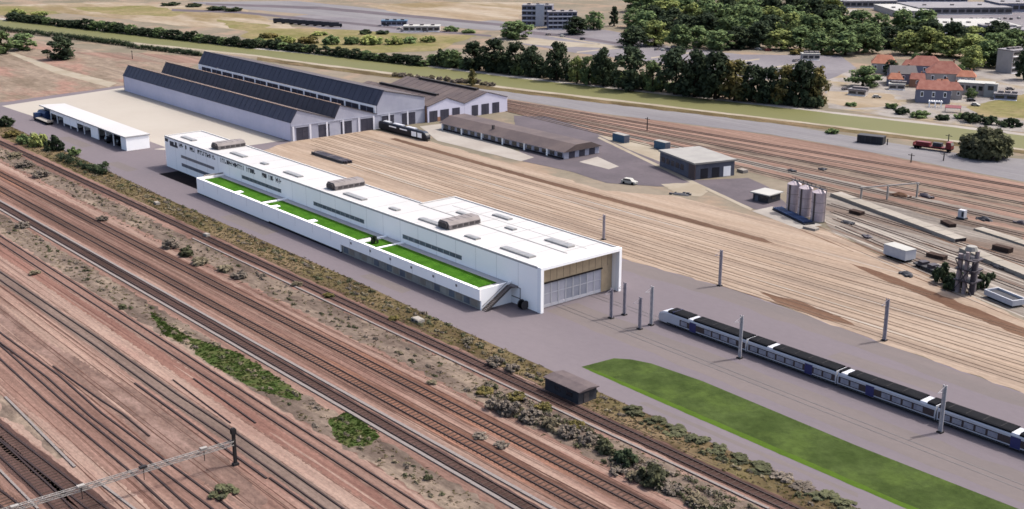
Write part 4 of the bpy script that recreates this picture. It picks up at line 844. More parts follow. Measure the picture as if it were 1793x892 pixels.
MB().prism(R, .8, 1.2).build("deck", "shed_black", fw); P0 = Vector(R[0]); L = (Vector(R[1]) - P0).length
for s in (.12, .5, .8): MB().prism([tuple(P0 + d_ * (L * s + a_) + n_ * t_) for a_, t_ in ((0, .6), (2.2, .6), (2.2, 3.4), (0, 3.4))], 1.2, 2.0 + s * .5).build("load", "slate_brown", fw)
for s in (.12, .85): MB().prism([tuple(P0 + d_ * (L * s + a_) + n_ * t_) for a_, t_ in ((-1, .8), (1, .8), (1, 3.2), (-1, 3.2))], .05, .8).build("bogie", "rubber", fw)
# dark hut beside the main line, stacked rails in the field, small boxes
bs = empty("track_hut", (46.5, -30.5, 0), "black trackside hut with a grey overhanging roof between yard and tracks", "hut")
MB().box(40.6, -33.6, 0, 52.0, -28.0, 3.0).build("wall", "shed_black", bs); MB().profx([(-33.9, 3.0), (-27.6, 3.0), (-27.6, 3.2), (-30.7, 3.6), (-33.9, 3.2)], 40.2, 52.5).build("roof", "shed_roof", bs)
MB().box(52.0, -32, .05, 52.1, -30.4, 2.4).build("door", "unit_dark", bs); MB().box(44, -33.67, 1.2, 46, -33.6, 2.2).build("window", "glass_dark", bs); MB().box(48, -33.67, 1.2, 50, -33.6, 2.2).build("window", "glass_dark", bs)
rs = empty("rail_stack", (-208, 61, 0), "low dark stack of rails lying on the sandy field behind the hall", "stack of rails")
for k in range(6): MB().box(-221.5 + (k % 2) * .8, 59 + k * .72, .06, -196 + (k % 3) * .7, 59.55 + k * .72, 1.2).build("rail_bundle", "slate_brown" if k else "shed_black", rs)
for x in (-218, -208, -199): MB().box(x, 58.8, 1.2, x + .4, 63.4, 1.4).build("tie_beam", "unit_grey", rs)
def block(px, py, w, d, h, m, label, name="concrete_block", holes=False):
    p = W(px, py); o = empty(name, (p[0], p[1], 0), label, "block", "pale blocks in the weeds", rz=random.uniform(-.2, .2))
    MB().prism([(-w / 2, -d / 2), (w / 2, -d / 2), (w / 2 * .9, d / 2), (-w / 2 * .95, d / 2)], 0, h).build("body", m, o, local=True)
    MB().box(-w * .42, -d * .42, h, w * .4, d * .4, h + .12).build("lid", "concrete", o, local=True)
    if holes:
        for s in (-1, 1): MB().box(s * w * .26 - .5, -d / 2 - .05, .1, s * w * .26 + .5, -d / 2, h * .8).build("opening", "shed_black", o, local=True)
block(275, 358, 2.6, 1.6, .8, "concrete", "pale concrete block in the grass left of the white annex")
block(362, 414, 2.2, 1.5, .9, "concrete", "pale concrete block in the weeds below the annex's left part")
block(732, 564, 3.6, 2.2, 1.0, "concrete", "white drain chamber with two black openings at the yard's edge", "drain_chamber", True)
p = W(1099, 323); co = car_proto("parked_van", "far_roof_white", 1.5); co.location = (p[0], p[1] + 1, .09); co.rotation_euler = (0, 0, .25); tag(co, "white van parked on the asphalt before the low workshop's end", "van")
p = W(1684, 384); cb = empty("relay_cabinet", (p[0], p[1], 0), "pale relay cabinet on a dark plinth behind the pale platform", "cabinet")
MB().box(p[0] - 1.6, p[1] - 1.2, 0, p[0] + 1.6, p[1] + 1.2, .7).build("plinth", "shed_black", cb); MB().box(p[0] - 1.2, p[1] - .9, .7, p[0] + 1.2, p[1] + .9, 3.4).build("housing", "container_white", cb); MB().box(p[0] + .2, p[1] - .96, 1.1, p[0] + 1.0, p[1] - .9, 2.9).build("door", "shed_black", cb)
# by the canal road
R, d_, n_ = rect_from(W(1500, 250), W(1545, 255), 5); nv = empty("dark_container", (R[0][0], R[0][1], .07), "dark navy container standing on the grey canal road", "container")
MB().prism(R, .2, 3.6).build("body", "navy", nv); MB().prism(R, 3.6, 3.75).build("roof", "shed_black", nv)
for k in range(6): on_wall(R[0], d_, n_, .8 + k * 2.6, 1.3 + k * 2.6, .4, 3.4, "shed_black", "rib", nv, .12)
p = W(1630, 264); rt = truck_proto("red_truck", "red_paint", "red_paint", 15, None); rt.location = (p[0], p[1] + 1.5, .07); rt.rotation_euler = (0, 0, .2); rt.scale = (1.15, 1.5, 1.5); tag(rt, "red flatbed truck parked beside the round bush on the canal road", "truck")
MB().box(-6.5, -.9, 1.25, -1, .9, 2.2).build("load", "red_paint", rt, local=True); MB().box(0, -.8, 1.25, 3.5, .8, 2.4).build("load", "shed_black", rt, local=True)

# ------------------------------------------------------------------ masts and gantries
def mast(px, py, h, label, m="mast_grey", arm=-1, w=.8, foot=True):
    p = W(px, py); r = empty("catenary_mast", (p[0], p[1], .05), label, "mast", "catenary masts")
    for s in (-1, 1): MB().box(s * w / 2 - .1, -.14, .3, s * w / 2 + .1, .14, h).build("flange", m, r, local=True)
    lt_ = MB(); n = int(h / .8)
    for k in range(n):
        z = .4 + k * (h - .5) / n; s = 1 if k % 2 else -1; lt_.bar((-s * w / 2, 0, z), (s * w / 2, 0, z + (h - .5) / n), .12)
    lt_.build("lattice", m, r, local=True, kind="stuff")
    MB().box(-w * .28, -.05, .3, w * .28, .05, h - .2).build("web", m, r, local=True)
    MB().box(-w / 2 - .25, -.6, 0, w / 2 + .25, .6, .3).build("footing", "mast_dark", r, local=True)
    if arm: MB().bar((0, 0, h - 1.6), (0, arm * 2.8, h - 1.2), .12).build("bracket", m, r, local=True); MB().bar((0, 0, h - .3), (0, arm * 2.6, h - 1.2), .08).build("stay", m, r, local=True)
mast(1057, 420, 8.6, "lattice mast standing behind the hall's rear corner")
mast(1260, 501, 11.0, "lattice mast at the sandy field's edge, right of the hall")
mast(1548, 597, 11.4, "lattice mast at the sandy field's edge behind the train's third car")
mast(1070, 558, 8.6, "short lattice mast closest to the hall door", w=.8)
mast(1093, 552, 9.4, "tall lattice mast before the hall's right jamb")
mast(1120, 577, 9.0, "lattice mast between the hall door and the train's nose, nearer the lawn", w=.8)
mast(1140, 570, 11.0, "pale mast right at the passenger train's nose", "mast_pale")
mast(1295, 628, 11.3, "pale mast before the joint of the first and second cars", "mast_pale", w=.7)
mast(1646, 758, 11.0, "pale mast before the train's last visible car", "mast_pale", w=.7)
# near gantry
gx = 29.5; gn = empty("signal_gantry", (gx, -107, 0), "near gantry with one dark mast and a long pale lattice beam", "gantry")
MB().box(gx - .28, -107.3, 0, gx + .28, -106.7, 8.2).build("mast", "mast_dark", gn); MB().box(gx - .5, -107.6, 0, gx + .5, -106.4, .5).build("footing", "mast_dark", gn)
MB().box(gx - .45, -107.5, 6.9, gx + .45, -106.5, 8.0).build("mast_head", "mast_dark", gn)
bz = 4.6; ya, yb = -107.2, -165
for dz in (0, .8):
    for dx in (-.35, .35): MB().bar((gx + dx, ya, bz + dz), (gx + dx - 1.0, yb, bz + dz), .13).build("beam_chord", "galv", gn)
br = MB(); n = 46
for k in range(n):
    t0, t1 = k / n, (k + 1) / n; f_ = lambda t_, dx, z: (gx + dx - t_, ya + (yb - ya) * t_, z); s = k % 2
    br.bar(f_(t0, -.35, bz + .8 * s), f_(t1, -.35, bz + .8 * (1 - s)), .09); br.bar(f_(t0, .35, bz + .8 * (1 - s)), f_(t1, .35, bz + .8 * s), .09); br.bar(f_(t0, -.35, bz + .8), f_(t0, .35, bz + .8), .08)
br.build("beam_lacing", "galv", gn, kind="stuff")
for y in (-113.5, -126, -138, -150):
    a_ = MB().box(gx - .5, y - .7, bz + .95, gx + .3, y + .7, bz + 1.3).build("signal_box", "galv" if y != -126 else "mast_dark", gn); MB().box(gx - .06, y - .06, bz - 1.6, gx + .06, y + .06, bz + .95).build("dropper", "mast_dark", gn)
# far portal over the weedy sidings
a, b = W(1507, 353), W(1605, 346); pg = empty("portal_frame", (a[0], a[1], 0), "pale two-legged portal over the weedy sidings behind the silos", "gantry")
for q in (a, W(1553, 350), b): MB().box(q[0] - .28, q[1] - .28, 0, q[0] + .28, q[1] + .28, 5.2).build("leg", "galv", pg)
MB().bar((a[0], a[1] - 1, 5.4), (b[0], b[1] + 1, 5.4), .4, .45).build("beam", "galv", pg)
for px, py, h, lab in [(1133, 229, 6.5, "thin pole with crossarm among the far pink tracks"), (1595, 285, 4, "thin post beside the far tracks below the red truck"), (1652, 282, 3.6, "short post beside the far tracks near the round bush"), (1659, 262, 7, "dark post between the red truck and the round bush"), (827, 150, 7, "thin dark pole beside the palm-like tree behind the brown depot"), (232, 104, 6, "thin dark pole in the dry field beyond the old depot")]:
    p = W(px, py); o = empty("line_pole", (p[0], p[1], 0), lab, "pole", "thin line poles"); MB().cyl(0, 0, 0, h, .28, .2, 8).build("shaft", "mast_dark", o, local=True); MB().bar((-1.6, 0, h - .8), (1.6, 0, h - .8), .22).build("crossarm", "mast_dark", o, local=True)

# ------------------------------------------------------------------ houses and far buildings
def house(px, py, w, dp, h, rh, rz, wall, roof, label, group=None, hip=.25, nwin=3):
    w, dp, h, rh = w * 1.05, dp * 1.05, h * 1.05, rh * 1.1; p = W(px, py); o = empty("tiled_house", (p[0], p[1], .06), label, "house", group, rz=rz)
    MB().box(-w / 2, -dp / 2, 0, w / 2, dp / 2, h).build("wall", wall, o, local=True)
    W2, D2, e = w / 2 + .5, dp / 2 + .5, hip * w
    rb = MB(); rb.add([(-W2, -D2, h), (W2, -D2, h), (W2, D2, h), (-W2, D2, h), (-W2 + e, 0, h + rh), (W2 - e, 0, h + rh)], [(3, 2, 1, 0), (0, 1, 5, 4), (1, 2, 5), (2, 3, 4, 5), (3, 0, 4)])
    rr = rb.build("roof", roof, o, local=True)
    MB().box(w * .2, .4, h + rh * .4, w * .2 + .9, 1.4, h + rh + .8).build("chimney", "brick_warm", rr, local=True)
    for k in range(nwin):
        x = -w / 2 + (k + .5) * w / nwin; f = MB().box(x - .8, -dp / 2 - .08, h * .45, x + .8, -dp / 2, h * .85).build("window", "white_frame", o, local=True)
        MB().box(x - .6, -dp / 2 - .12, h * .5, x + .6, -dp / 2 - .08, h * .8).build("pane", "glass_dark", f, local=True)
    MB().box(w / 2, -1, 0, w / 2 + .08, .6, 2.2).build("door", "door_dark", o, local=True)
GH = "tiled houses beyond the canal"
house(1546, 127, 14, 11, 6, 4.5, .6, "plaster", "tile_orange", "bright orange-roofed house, leftmost of the cluster beyond the canal", GH)
house(1578, 146, 15, 10, 6, 4, .75, "plaster_blue", "slate_brown", "grey-blue house with a dark roof between the orange roofs", GH, .05)
house(1592, 130, 9, 9, 5, 3.5, .5, "plaster", "tile_red", "small red-roofed house between the orange and the large red roofs", GH)
house(1618, 131, 19, 12, 6, 5, .55, "plaster_blue", "tile_red", "red-roofed house behind the large one, with a long ridge", GH)
house(1652, 148, 20, 14, 7, 6, .6, "plaster", "tile_red", "largest red-roofed house in the middle of the cluster", GH, .35)
house(1632, 178, 17, 12, 7, 4, .6, "plaster_blue", "tile_red", "blue-grey house with a pale red roof, closest to the canal", GH, .1)
house(1662, 172, 12, 9, 5, 3.5, .6, "plaster", "tile_red", "small low red-roofed annex right of the house closest to the canal", GH)
house(1605, 152, 8, 7, 4.5, 3, .6, "brick_warm", "tile_red", "small brick outhouse beside the grey-blue house", GH, .1, 1)
house(1690, 152, 10, 8, 6, 3, .5, "plaster", "tile_orange", "small pale orange roof between the largest house and the white villa", GH)
house(1566, 150, 8, 7, 4, 3, .7, "plaster_blue", "tile_orange", "low orange-roofed outhouse left of the grey-blue house", GH)
house(1648, 165, 9, 7, 5, 3, .6, "plaster", "tile_orange", "small orange roof squeezed below the largest red one", GH)
p = W(1712, 165); wv = empty("white_villa", (p[0], p[1], 0), "white flat-roofed villa right of the red-tiled houses", "house", rz=.4)
MB().box(-11, -5, 0, 8, 5, 6.4).build("wall", "plaster", wv, local=True); MB().box(-11.4, -5.4, 6.4, 8.4, 5.4, 6.9).build("roof", "far_roof_white", wv, local=True); MB().box(4, -9, 0, 11, -5, 7.6).build("tower", "far_roof_white", wv, local=True)
for k in range(4): MB().box(-9.6 + k * 3.4, -5.1, 2.8, -7.4 + k * 3.4, -5, 5.2).build("window", "glass_dark", wv, local=True)
MB().box(6, -9.1, 4, 9, -9, 6.4).build("window", "glass_dark", wv, local=True); MB().box(-1, -5.1, .1, .4, -5, 2.3).build("door", "door_dark", wv, local=True)
p = W(1637, 188); pe = empty("white_pergola", (p[0], p[1], 0), "small white pergola in front of the house closest to the canal", "pergola", rz=.6)
for x in (-3, 0, 3):
    for y in (-1.6, 1.6): MB().box(x - .2, y - .2, 0, x + .2, y + .2, 3).build("post", "white_frame", pe, local=True)
for y in (-1.6, 1.6): MB().box(-3.6, y - .2, 3, 3.6, y + .2, 3.3).build("beam", "white_frame", pe, local=True)
for k in range(6): MB().box(-3.2 + k * 1.25, -2, 3.3, -3.0 + k * 1.25, 2, 3.5).build("slat", "white_frame", pe, local=True)
p = W(1668, 197); aw_ = empty("red_awning", (p[0], p[1], 0), "red awning over the garden corner beyond the canal", "awning", rz=.5)
MB().add([(-4, -2, 2.4), (4, -2, 2.4), (4, 2, 3.3), (-4, 2, 3.3), (-4, -2, 2.6), (4, -2, 2.6), (4, 2, 3.5), (-4, 2, 3.5)], [(3, 2, 1, 0), (4, 5, 6, 7), (0, 1, 5, 4), (1, 2, 6, 5), (2, 3, 7, 6), (3, 0, 4, 7)]).build("cover", "red_paint", aw_, local=True)
for x in (-3.8, 3.8):
    for y in (-1.8, 1.8): MB().box(x - .1, y - .1, 0, x + .1, y + .1, 2.5 if y < 0 else 3.3).build("post", "unit_grey", aw_, local=True)
def far_block(name, px, py, w, dp, h, rz, wall, roof, label, floors=0, nwin=6, cat="building"):
    p = W(px, py); o = empty(name, (p[0], p[1], 0), label, cat, rz=rz)
    MB().box(-w / 2, 0, 0, w / 2, dp, h).build("wall", wall, o, local=True)
    rr = MB().box(-w / 2 - .3, -.3, h, w / 2 + .3, dp + .3, h + .6).build("roof", roof, o, local=True)
    for k in range(3): MB().box(-w * .35 + k * w * .3, dp * .4, h + .6, -w * .35 + k * w * .3 + 3, dp * .4 + 2.5, h + 1.8).build("rooftop_box", "unit_grey", rr, local=True)
    for f in range(floors):
        z = h / max(floors, 1) * f + h / max(floors, 1) * .35
        for k in range(nwin):
            x = -w / 2 + (k + .12) * w / nwin; MB().box(x, -.12, z, x + w / nwin * .76, 0, z + h / floors * .45).build("window", "glass_dark", o, local=True)
        MB().box(-w / 2, -.9, h / floors * f, w / 2, -.02, h / floors * f + .35).build("balcony_slab", "white_frame", o, local=True)
    return o
VR = math.radians(50.3)
ob = far_block("office_block", 940, 46, 26, 16, 17, VR - .12, "plaster_blue", "far_roof_grey", "office block with dark window bands and a bright stair tower, far behind", 4, 6)
MB().box(-1, -2.2, 0, 6.5, -.95, 18.5).build("stair_tower", "container_white", ob, local=True)
far_block("office_block", 985, 52, 24, 14, 14, VR + .05, "plaster_blue", "far_roof_grey", "lower office wing half hidden by trees, right of the bright stair tower", 4, 6)
far_block("warehouse", 1718, 58, 66, 60, 5, VR, "plaster_blue", "far_roof_white", "wide warehouse with a bright white roof behind the wood", 1, 14)
far_block("warehouse", 1600, 30, 34, 70, 5, VR, "plaster", "far_roof_white", "pale flat warehouse roof above the wood's treetops", 1, 8)
far_block("warehouse", 1745, 88, 26, 16, 6, VR - .1, "plaster_blue", "far_roof_white", "long pale-roofed building right of the wood", 1, 6)
far_block("warehouse", 1790, 72, 30, 20, 8, VR, "plaster", "far_roof_grey", "grey-roofed hall cut off by the picture's right edge", 2, 6)
far_block("apartment_house", 1783, 128, 14, 12, 14, VR + .5, "plaster", "far_roof_grey", "narrow pale apartment house at the right edge above the houses", 4, 2)
far_block("warehouse", 1690, 26, 90, 60, 6, VR + .05, "far_roof_grey", "far_roof_grey", "grey industrial hall far beyond the white warehouse", 1, 12)
far_block("warehouse", 1795, 22, 50, 40, 8, VR, "plaster_blue", "far_roof_grey", "grey-blue hall in the farthest right corner", 1, 8)
far_block("warehouse", 1520, 14, 60, 30, 6, VR + .05, "far_roof_grey", "far_roof_grey", "dark grey hall behind the wood, top of the picture", 1, 10)
far_block("low_depot", 690, 46, 22, 10, 4, VR, "plaster_blue", "container_blue", "low pale-blue depot roof on the far car park", 1, 5)
far_block("low_depot", 738, 56, 30, 14, 4, VR, "plaster", "far_roof_white", "low white-roofed depot right of the pale-blue one", 1, 6)
far_block("warehouse", 1455, 10, 70, 40, 6, VR, "plaster", "far_roof_grey", "broad grey roof above the middle of the wood", 1, 10)
far_block("warehouse", 1640, 12, 60, 40, 9, VR - .05, "plaster_blue", "far_roof_grey", "tall grey-blue hall at the picture's top edge", 2, 8)
far_block("office_block", 1748, 66, 26, 12, 9, VR, "plaster_blue", "far_roof_grey", "lavender office front below the white warehouse roof", 2, 6)
far_block("garden_shed", 1570, 158, 9, 5, 3, .6, "plaster", "far_roof_white", "low white shed in the sandy garden beyond the canal", 1, 2, "shed")
far_block("garden_shed", 1500, 168, 10, 5, 3, .3, "plaster", "far_roof_grey", "low grey shed left in the sandy garden", 1, 2, "shed")
far_block("garden_shed", 1760, 176, 12, 6, 3, .5, "plaster_blue", "far_roof_grey", "low grey shed right of the villa's forecourt", 1, 2, "shed")
far_block("garden_shed", 1420, 106, 12, 6, 4, VR, "plaster", "far_roof_white", "small white-roofed pavilion at the wood's foot", 1, 3, "shed")
# parked cars far away
protos = {m_: car_proto("parked_car", m_, 1.15) for m_ in ("navy", "far_roof_white", "red_paint", "unit_grey")}
used = set()
def place_car(px, py, rz, m_, label, group):
    o = protos[m_] if m_ not in used else copy_tree(protos[m_]); used.add(m_); p = W(px, py); o.location = (p[0], p[1], .1); o.rotation_euler = (0, 0, rz); tag(o, label, "car", group)
for i, x in enumerate(range(490, 600, 14)):
    p = W(x, 41 + i * 1.0)
    t = truck_proto("parked_lorry", "navy", "navy", 11, "navy" if i % 3 else "shed_black", 3.2) if i == 0 else copy_tree(lorry)
    if i == 0: lorry = t
    t.location = (p[0], p[1], .08); t.rotation_euler = (0, 0, .9); tag(t, f"dark lorry in the row on the far car park, {nth(i)} from the left", "lorry", "dark lorries on the far car park")
for i, (x, y, m_) in enumerate([(676, 46, "navy"), (692, 44, "unit_grey"), (700, 52, "far_roof_white"), (728, 52, "far_roof_white"), (745, 56, "unit_grey")]): place_car(x, y, .8, m_, f"{['dark', 'grey', 'white', 'white', 'grey'][i]} car on the far car park, {nth(i)} right of the lorries", "cars on the far car park")
for i, (x, y, m_) in enumerate([(1700, 178, "navy"), (1725, 158, "far_roof_white"), (1745, 172, "far_roof_white"), (1768, 158, "unit_grey"), (1708, 186, "far_roof_white"), (1535, 172, "far_roof_white"), (1480, 158, "unit_grey"), (1328, 88, "far_roof_white"), (1345, 90, "red_paint"), (1180, 84, "far_roof_white"), (1140, 72, "unit_grey")]):
    place_car(x, y, random.uniform(0, 1.5), m_, f"{ {'navy': 'dark', 'far_roof_white': 'white', 'red_paint': 'red', 'unit_grey': 'grey'}[m_] } car {['beside the white villa', 'behind the white villa', 'below the white villa', 'right of the white villa', 'by the red awning', 'in the sandy garden beyond the canal', 'left of the tree before the houses', 'below the wood, left one', 'below the wood, right one', 'on the car park before the wood', 'at the left end of the wood'][i]}", "cars among the houses and trees")

for i in range(16):
    x, y = 1700 + (i % 8) * 12 + random.uniform(-2, 2), (14, 34)[i // 8] + random.uniform(-1, 1); place_car(x, y, VR + 1.5, ("far_roof_white", "unit_grey", "navy")[i % 3], f"{('white', 'grey', 'dark')[i % 3]} car on the far town lot, {nth(i % 8)} in its {('back', 'front')[i // 8]} row", "cars on the far town lot")
for i in range(12):
    x, y = (1150, 1162, 1240, 1262, 1300, 1312, 1392, 1404, 1440, 960, 985, 1020)[i], (88, 89, 100, 101, 112, 113, 108, 109, 120, 62, 65, 70)[i]; place_car(x, y, VR + .9, ("unit_grey", "far_roof_white", "navy")[i % 3], f"{('grey', 'white', 'dark')[i % 3]} car on the tree-lined car park, {nth(i)} by its place from the wood", "cars on the tree-lined car park")
# ------------------------------------------------------------------ stored material round the silos and the tower
def heap(px, py, w, d, h, m, label, n=6):
    p = W(px, py); o = empty("material_heap", (p[0], p[1], .05), label, "heap", "stored material", rz=random.uniform(-.4, .4)); b = MB(); k = 9
    for t, z in ((1, 0), (.8, .5), (.45, .85), (.12, 1)):
        b.v += [(w / 2 * t * math.cos(6.283 * i / k) * random.uniform(.85, 1.12), d / 2 * t * math.sin(6.283 * i / k) * random.uniform(.85, 1.12), z * h * random.uniform(.9, 1.08)) for i in range(k)]
    for j in range(3): b.f += [(j * k + i, j * k + (i + 1) % k, j * k + k + (i + 1) % k, j * k + k + i) for i in range(k)]
    b.f.append(tuple(range(3 * k, 4 * k))); b.build("mound", m, o, local=True)
    for i in range(n): a = random.uniform(0, 6.28); q = random.uniform(.45, .6); x, y = w * q * math.cos(a), d * q * math.sin(a); e = random.uniform(.3, .7); MB().prism([(x - e, y - e * .7), (x + e, y - e), (x + e * .8, y + e), (x - e * .9, y + e * .6)], 0, e).build("lump", m, o, local=True)
def pallet(px, py, n, L, m, label):
    p = W(px, py); o = empty("sleeper_stack", (p[0], p[1], .05), label, "stack of sleepers", "stored material", rz=random.uniform(-.5, .3))
    for z in range(n):
        for j in range(4): MB().box(-L / 2, -1.3 + j * .68, z * .42, L / 2, -.75 + j * .68, z * .42 + .38).build("sleeper", m, o, local=True)
for a in [(1588, 482, 5, 3, 1.2, "shed_black", "small black heap behind the white trailer"), (1484, 392, 4, 3, 1.0, "shed_black", "small dark heap right of the silos"), (1520, 416, 4, 2.6, .9, "slate_brown", "small dark heap between silos and white trailer"), (1700, 478, 6, 4, 1.6, "slate_brown", "brown heap behind the rusty tower"), (1750, 470, 5, 3, 1.2, "shed_black", "dark heap on the siding right of the tower"), (1192, 341, 8, 4, .5, "shed_black", "flat black heap on the sand before the grey-roofed building"), (1385, 300, 3.5, 2.5, 1.0, "shed_black", "dark heap beside the far tracks above the silos"), (1440, 298, 3, 2, .9, "shed_black", "dark heap beside the far tracks right of the silos"), (1620, 345, 6, 3, 1.4, "slate_brown", "brown heap at the portal's right leg"), (1575, 344, 7, 3.5, 1.5, "field_brown", "earth heap under the pale portal"), (1725, 386, 6, 3, 1.3, "shed_black", "dark heap right of the relay cabinet"), (1790, 392, 5, 3, 1.2, "slate_brown", "brown heap at the right edge behind the platforms")]: heap(*a)
for a in [(1500, 375, 3, 5, "sleeper", "low stack of sleepers right of the silos"), (1640, 452, 3, 6, "sleeper", "stack of sleepers between trailer and tower"), (1755, 440, 4, 6, "sleeper", "stack of sleepers before the narrow platform"), (1420, 402, 2, 5, "concrete", "pale stack of beams on the apron under the silos"), (1660, 395, 3, 6, "sleeper", "stack of sleepers beside the long platform"), (1300, 302, 3, 4, "concrete", "pale stack right of the grey-roofed building")]: pallet(*a)
# ------------------------------------------------------------------ vegetation
def leaf_mesh(name, clumps, per, size, m, spread=1.0, flat=.0):
    """clumps: (x,y,z,r) balls; leaf-sized quads are spread through each ball"""
    C = np.array(clumps); k = len(C) * per; idx = np.repeat(np.arange(len(C)), per)
    d = RNG.normal(size=(k, 3)); d /= np.linalg.norm(d, axis=1)[:, None]; rad = RNG.random(k) ** .45
    c = C[idx, :3] + d * (rad * C[idx, 3])[:, None] * np.array([1, 1, .8])
    n = d * .8 + RNG.normal(size=(k, 3)) * .4 + np.array([0, 0, .5]); n /= np.linalg.norm(n, axis=1)[:, None]
    a = np.cross(n, RNG.normal(size=(k, 3))); a /= np.linalg.norm(a, axis=1)[:, None]; b = np.cross(n, a)
    s = size * (.6 + .8 * RNG.random(k))[:, None]
    v = np.stack([c - a * s - b * s * .7, c + a * s - b * s * .5, c + a * s * .8 + b * s * .7, c - a * s * .9 + b * s * .6], 1).reshape(-1, 3)
    me = bpy.data.meshes.new(name); me.vertices.add(4 * k); me.vertices.foreach_set("co", v.ravel())
    me.loops.add(4 * k); me.loops.foreach_set("vertex_index", np.arange(4 * k, dtype=np.int32)); me.polygons.add(k)
    me.polygons.foreach_set("loop_start", np.arange(0, 4 * k, 4, dtype=np.int32)); me.polygons.foreach_set("loop_total", np.full(k, 4, dtype=np.int32))
    me.materials.append(M[m]); me.update(calc_edges=True); return me
def crown_clumps(h, w, n, shape):
    out = []
    for _ in range(n):
        t = random.random(); ang = random.uniform(0, 2 * math.pi); z = .09 + .85 * t
        if shape == "round": rr = math.sin(math.pi * min(1, max(.12, (z + .12) / 1.1))) ** .55
        elif shape == "cone": rr = 1.05 * (1 - z) ** .8 + .05
        else: rr = .8 if z < .8 else .5
        q = w / 2 * rr * math.sqrt(random.random()) * .9; out.append((q * math.cos(ang), q * math.sin(ang), z * h, w * random.uniform(.10, .2)))
    return out
def trunk_mesh(h, w, m="bark"):
    b = MB(); n = 8; rings = [(0, .055), (.12, .035), (.4, .026), (.75, .012)]
    for t, r in rings: b.v += [(r * h * math.cos(2 * math.pi * i / n) + .02 * h * math.sin(t * 5), r * h * math.sin(2 * math.pi * i / n), t * h) for i in range(n)]
    for k in range(3): b.f += [(k * n + i, k * n + (i + 1) % n, k * n + n + (i + 1) % n, k * n + n + i) for i in range(n)]
    for j in range(6):
        a = j * 1.05 + .3; z = (.25 + .07 * j) * h; b.bar((0, 0, z), (math.cos(a) * w * .32, math.sin(a) * w * .32, z + .2 * h), .02 * h)
    me = bpy.data.meshes.new("trunk"); me.from_pydata(b.v, [], b.f); me.materials.append(M[m]); return me
VARS = {}                                                     # unit trees: 10 m high, 9 m wide
TRK = trunk_mesh(10, 9)
for kind, mm in (("dark", "leaf_dark"), ("mid", "leaf_mid"), ("bright", "leaf_bright"), ("rust", "leaf_rust")):
    VARS[kind] = [leaf_mesh("crown", crown_clumps(10, 9, 52, "round"), 44, .34, mm) for _ in range(4)]
VARS["cone"] = [leaf_mesh("crown", crown_clumps(10, 6, 34, "cone"), 46, .33, "leaf_dark") for _ in range(2)]
def tree(px, py, top, hw, kind, label, group=None, name="leafy_tree"):
    p = W(px, py); k = math.dist((p[0], p[1], 0), CAM) / FPX; h = max(2.0, (py - top) * k * 1.03); w = 2 * hw * k
    o = empty(name, (p[0], p[1], 0), label, "tree", group, rz=random.uniform(0, 6.28)); o.scale = (w / 9, w / 9, h / 10)
    t = bpy.data.objects.new("trunk", TRK); COL.objects.link(t); t.parent = o
    c = bpy.data.objects.new("crown", random.choice(VARS[kind])); COL.objects.link(c); c.parent = o
# shrubs
def shrub_mesh(m, n=30, size=.085, per=46, flat=1.0):
    cl_ = []
    for _ in range(n):
        a = random.uniform(0, 6.28); q = math.sqrt(random.random()) * .75; cl_.append((q * math.cos(a), q * math.sin(a), random.uniform(.1, .95 - q * q * .7), random.uniform(.14, .28)))
    return leaf_mesh("foliage", cl_, per, size, m)
SH = {k: [shrub_mesh(m) for _ in range(3)] for k, m in (("dark", "leaf_dark"), ("mid", "leaf_mid"), ("bright", "leaf_bright"), ("scrub", "leaf_scrub"), ("grey", "leaf_greybrown"), ("rust", "leaf_rust"), ("olive", "leaf_olive"))}
SH["big"] = [shrub_mesh("leaf_olive", 110, .05, 60)]
STEM = MB()
for j in range(5): STEM.bar((0, 0, 0), (math.cos(j * 1.26) * .35, math.sin(j * 1.26) * .35, .55), .05)
def shrub(px, py, hw, hp, kind, label, group=None, name="shrub"):
    p = W(px, py); k = math.dist((p[0], p[1], 0), CAM) / FPX; w = hw * k; h = hp * k * 1.15
    o = empty(name, (p[0], p[1], 0), label, "shrub", group, rz=random.uniform(0, 6.28)); o.scale = (w, w, h)
    c = bpy.data.objects.new("foliage", random.choice(SH[kind])); COL.objects.link(c); c.parent = o
    if w > 1.2:
        if "stem" not in VARS: VARS["stem"] = STEM.build("stem", "bark").data; bpy.data.objects.remove(bpy.data.objects["stem"])
        s = bpy.data.objects.new("stem", VARS["stem"]); COL.objects.link(s); s.parent = o
GD = "tall dark trees along the canal's far bank"
row = [(760, 114, 96, 16, "mid"), (790, 118, 88, 22, "mid"), (830, 122, 75, 25, "dark"), (866, 126, 72, 27, "dark"), (902, 130, 78, 25, "dark"), (932, 135, 82, 20, "dark"), (975, 141, 76, 23, "dark"), (1010, 147, 102, 15, "bright"), (1030, 149, 100, 16, "mid"), (1056, 152, 86, 21, "dark"), (1104, 158, 85, 33, "dark"), (1142, 161, 108, 18, "mid"), (1182, 166, 86, 33, "dark"), (1216, 170, 90, 30, "dark"), (1252, 174, 95, 32, "dark"), (1286, 177, 108, 28, "rust"), (1318, 179, 118, 26, "dark"), (1346, 181, 122, 24, "dark"), (1374, 183, 118, 26, "rust"), (1404, 185, 112, 30, "dark"), (1430, 185, 122, 20, "rust")]
for i, (x, b, t, w, k) in enumerate(row):
    tree(x, b, t, w, k, f"{ {'dark': 'dark green', 'mid': 'green', 'bright': 'low bright', 'rust': 'brownish'}[k] } tree, {nth(i)} from the left in the tall canal row", GD)
    if k == "dark" and i % 2: tree(x + 14, b - 3, b - (b - t) * .62, w * .7, "dark", f"lower dark tree tucked behind the {nth(i)} tree of the tall canal row", GD)
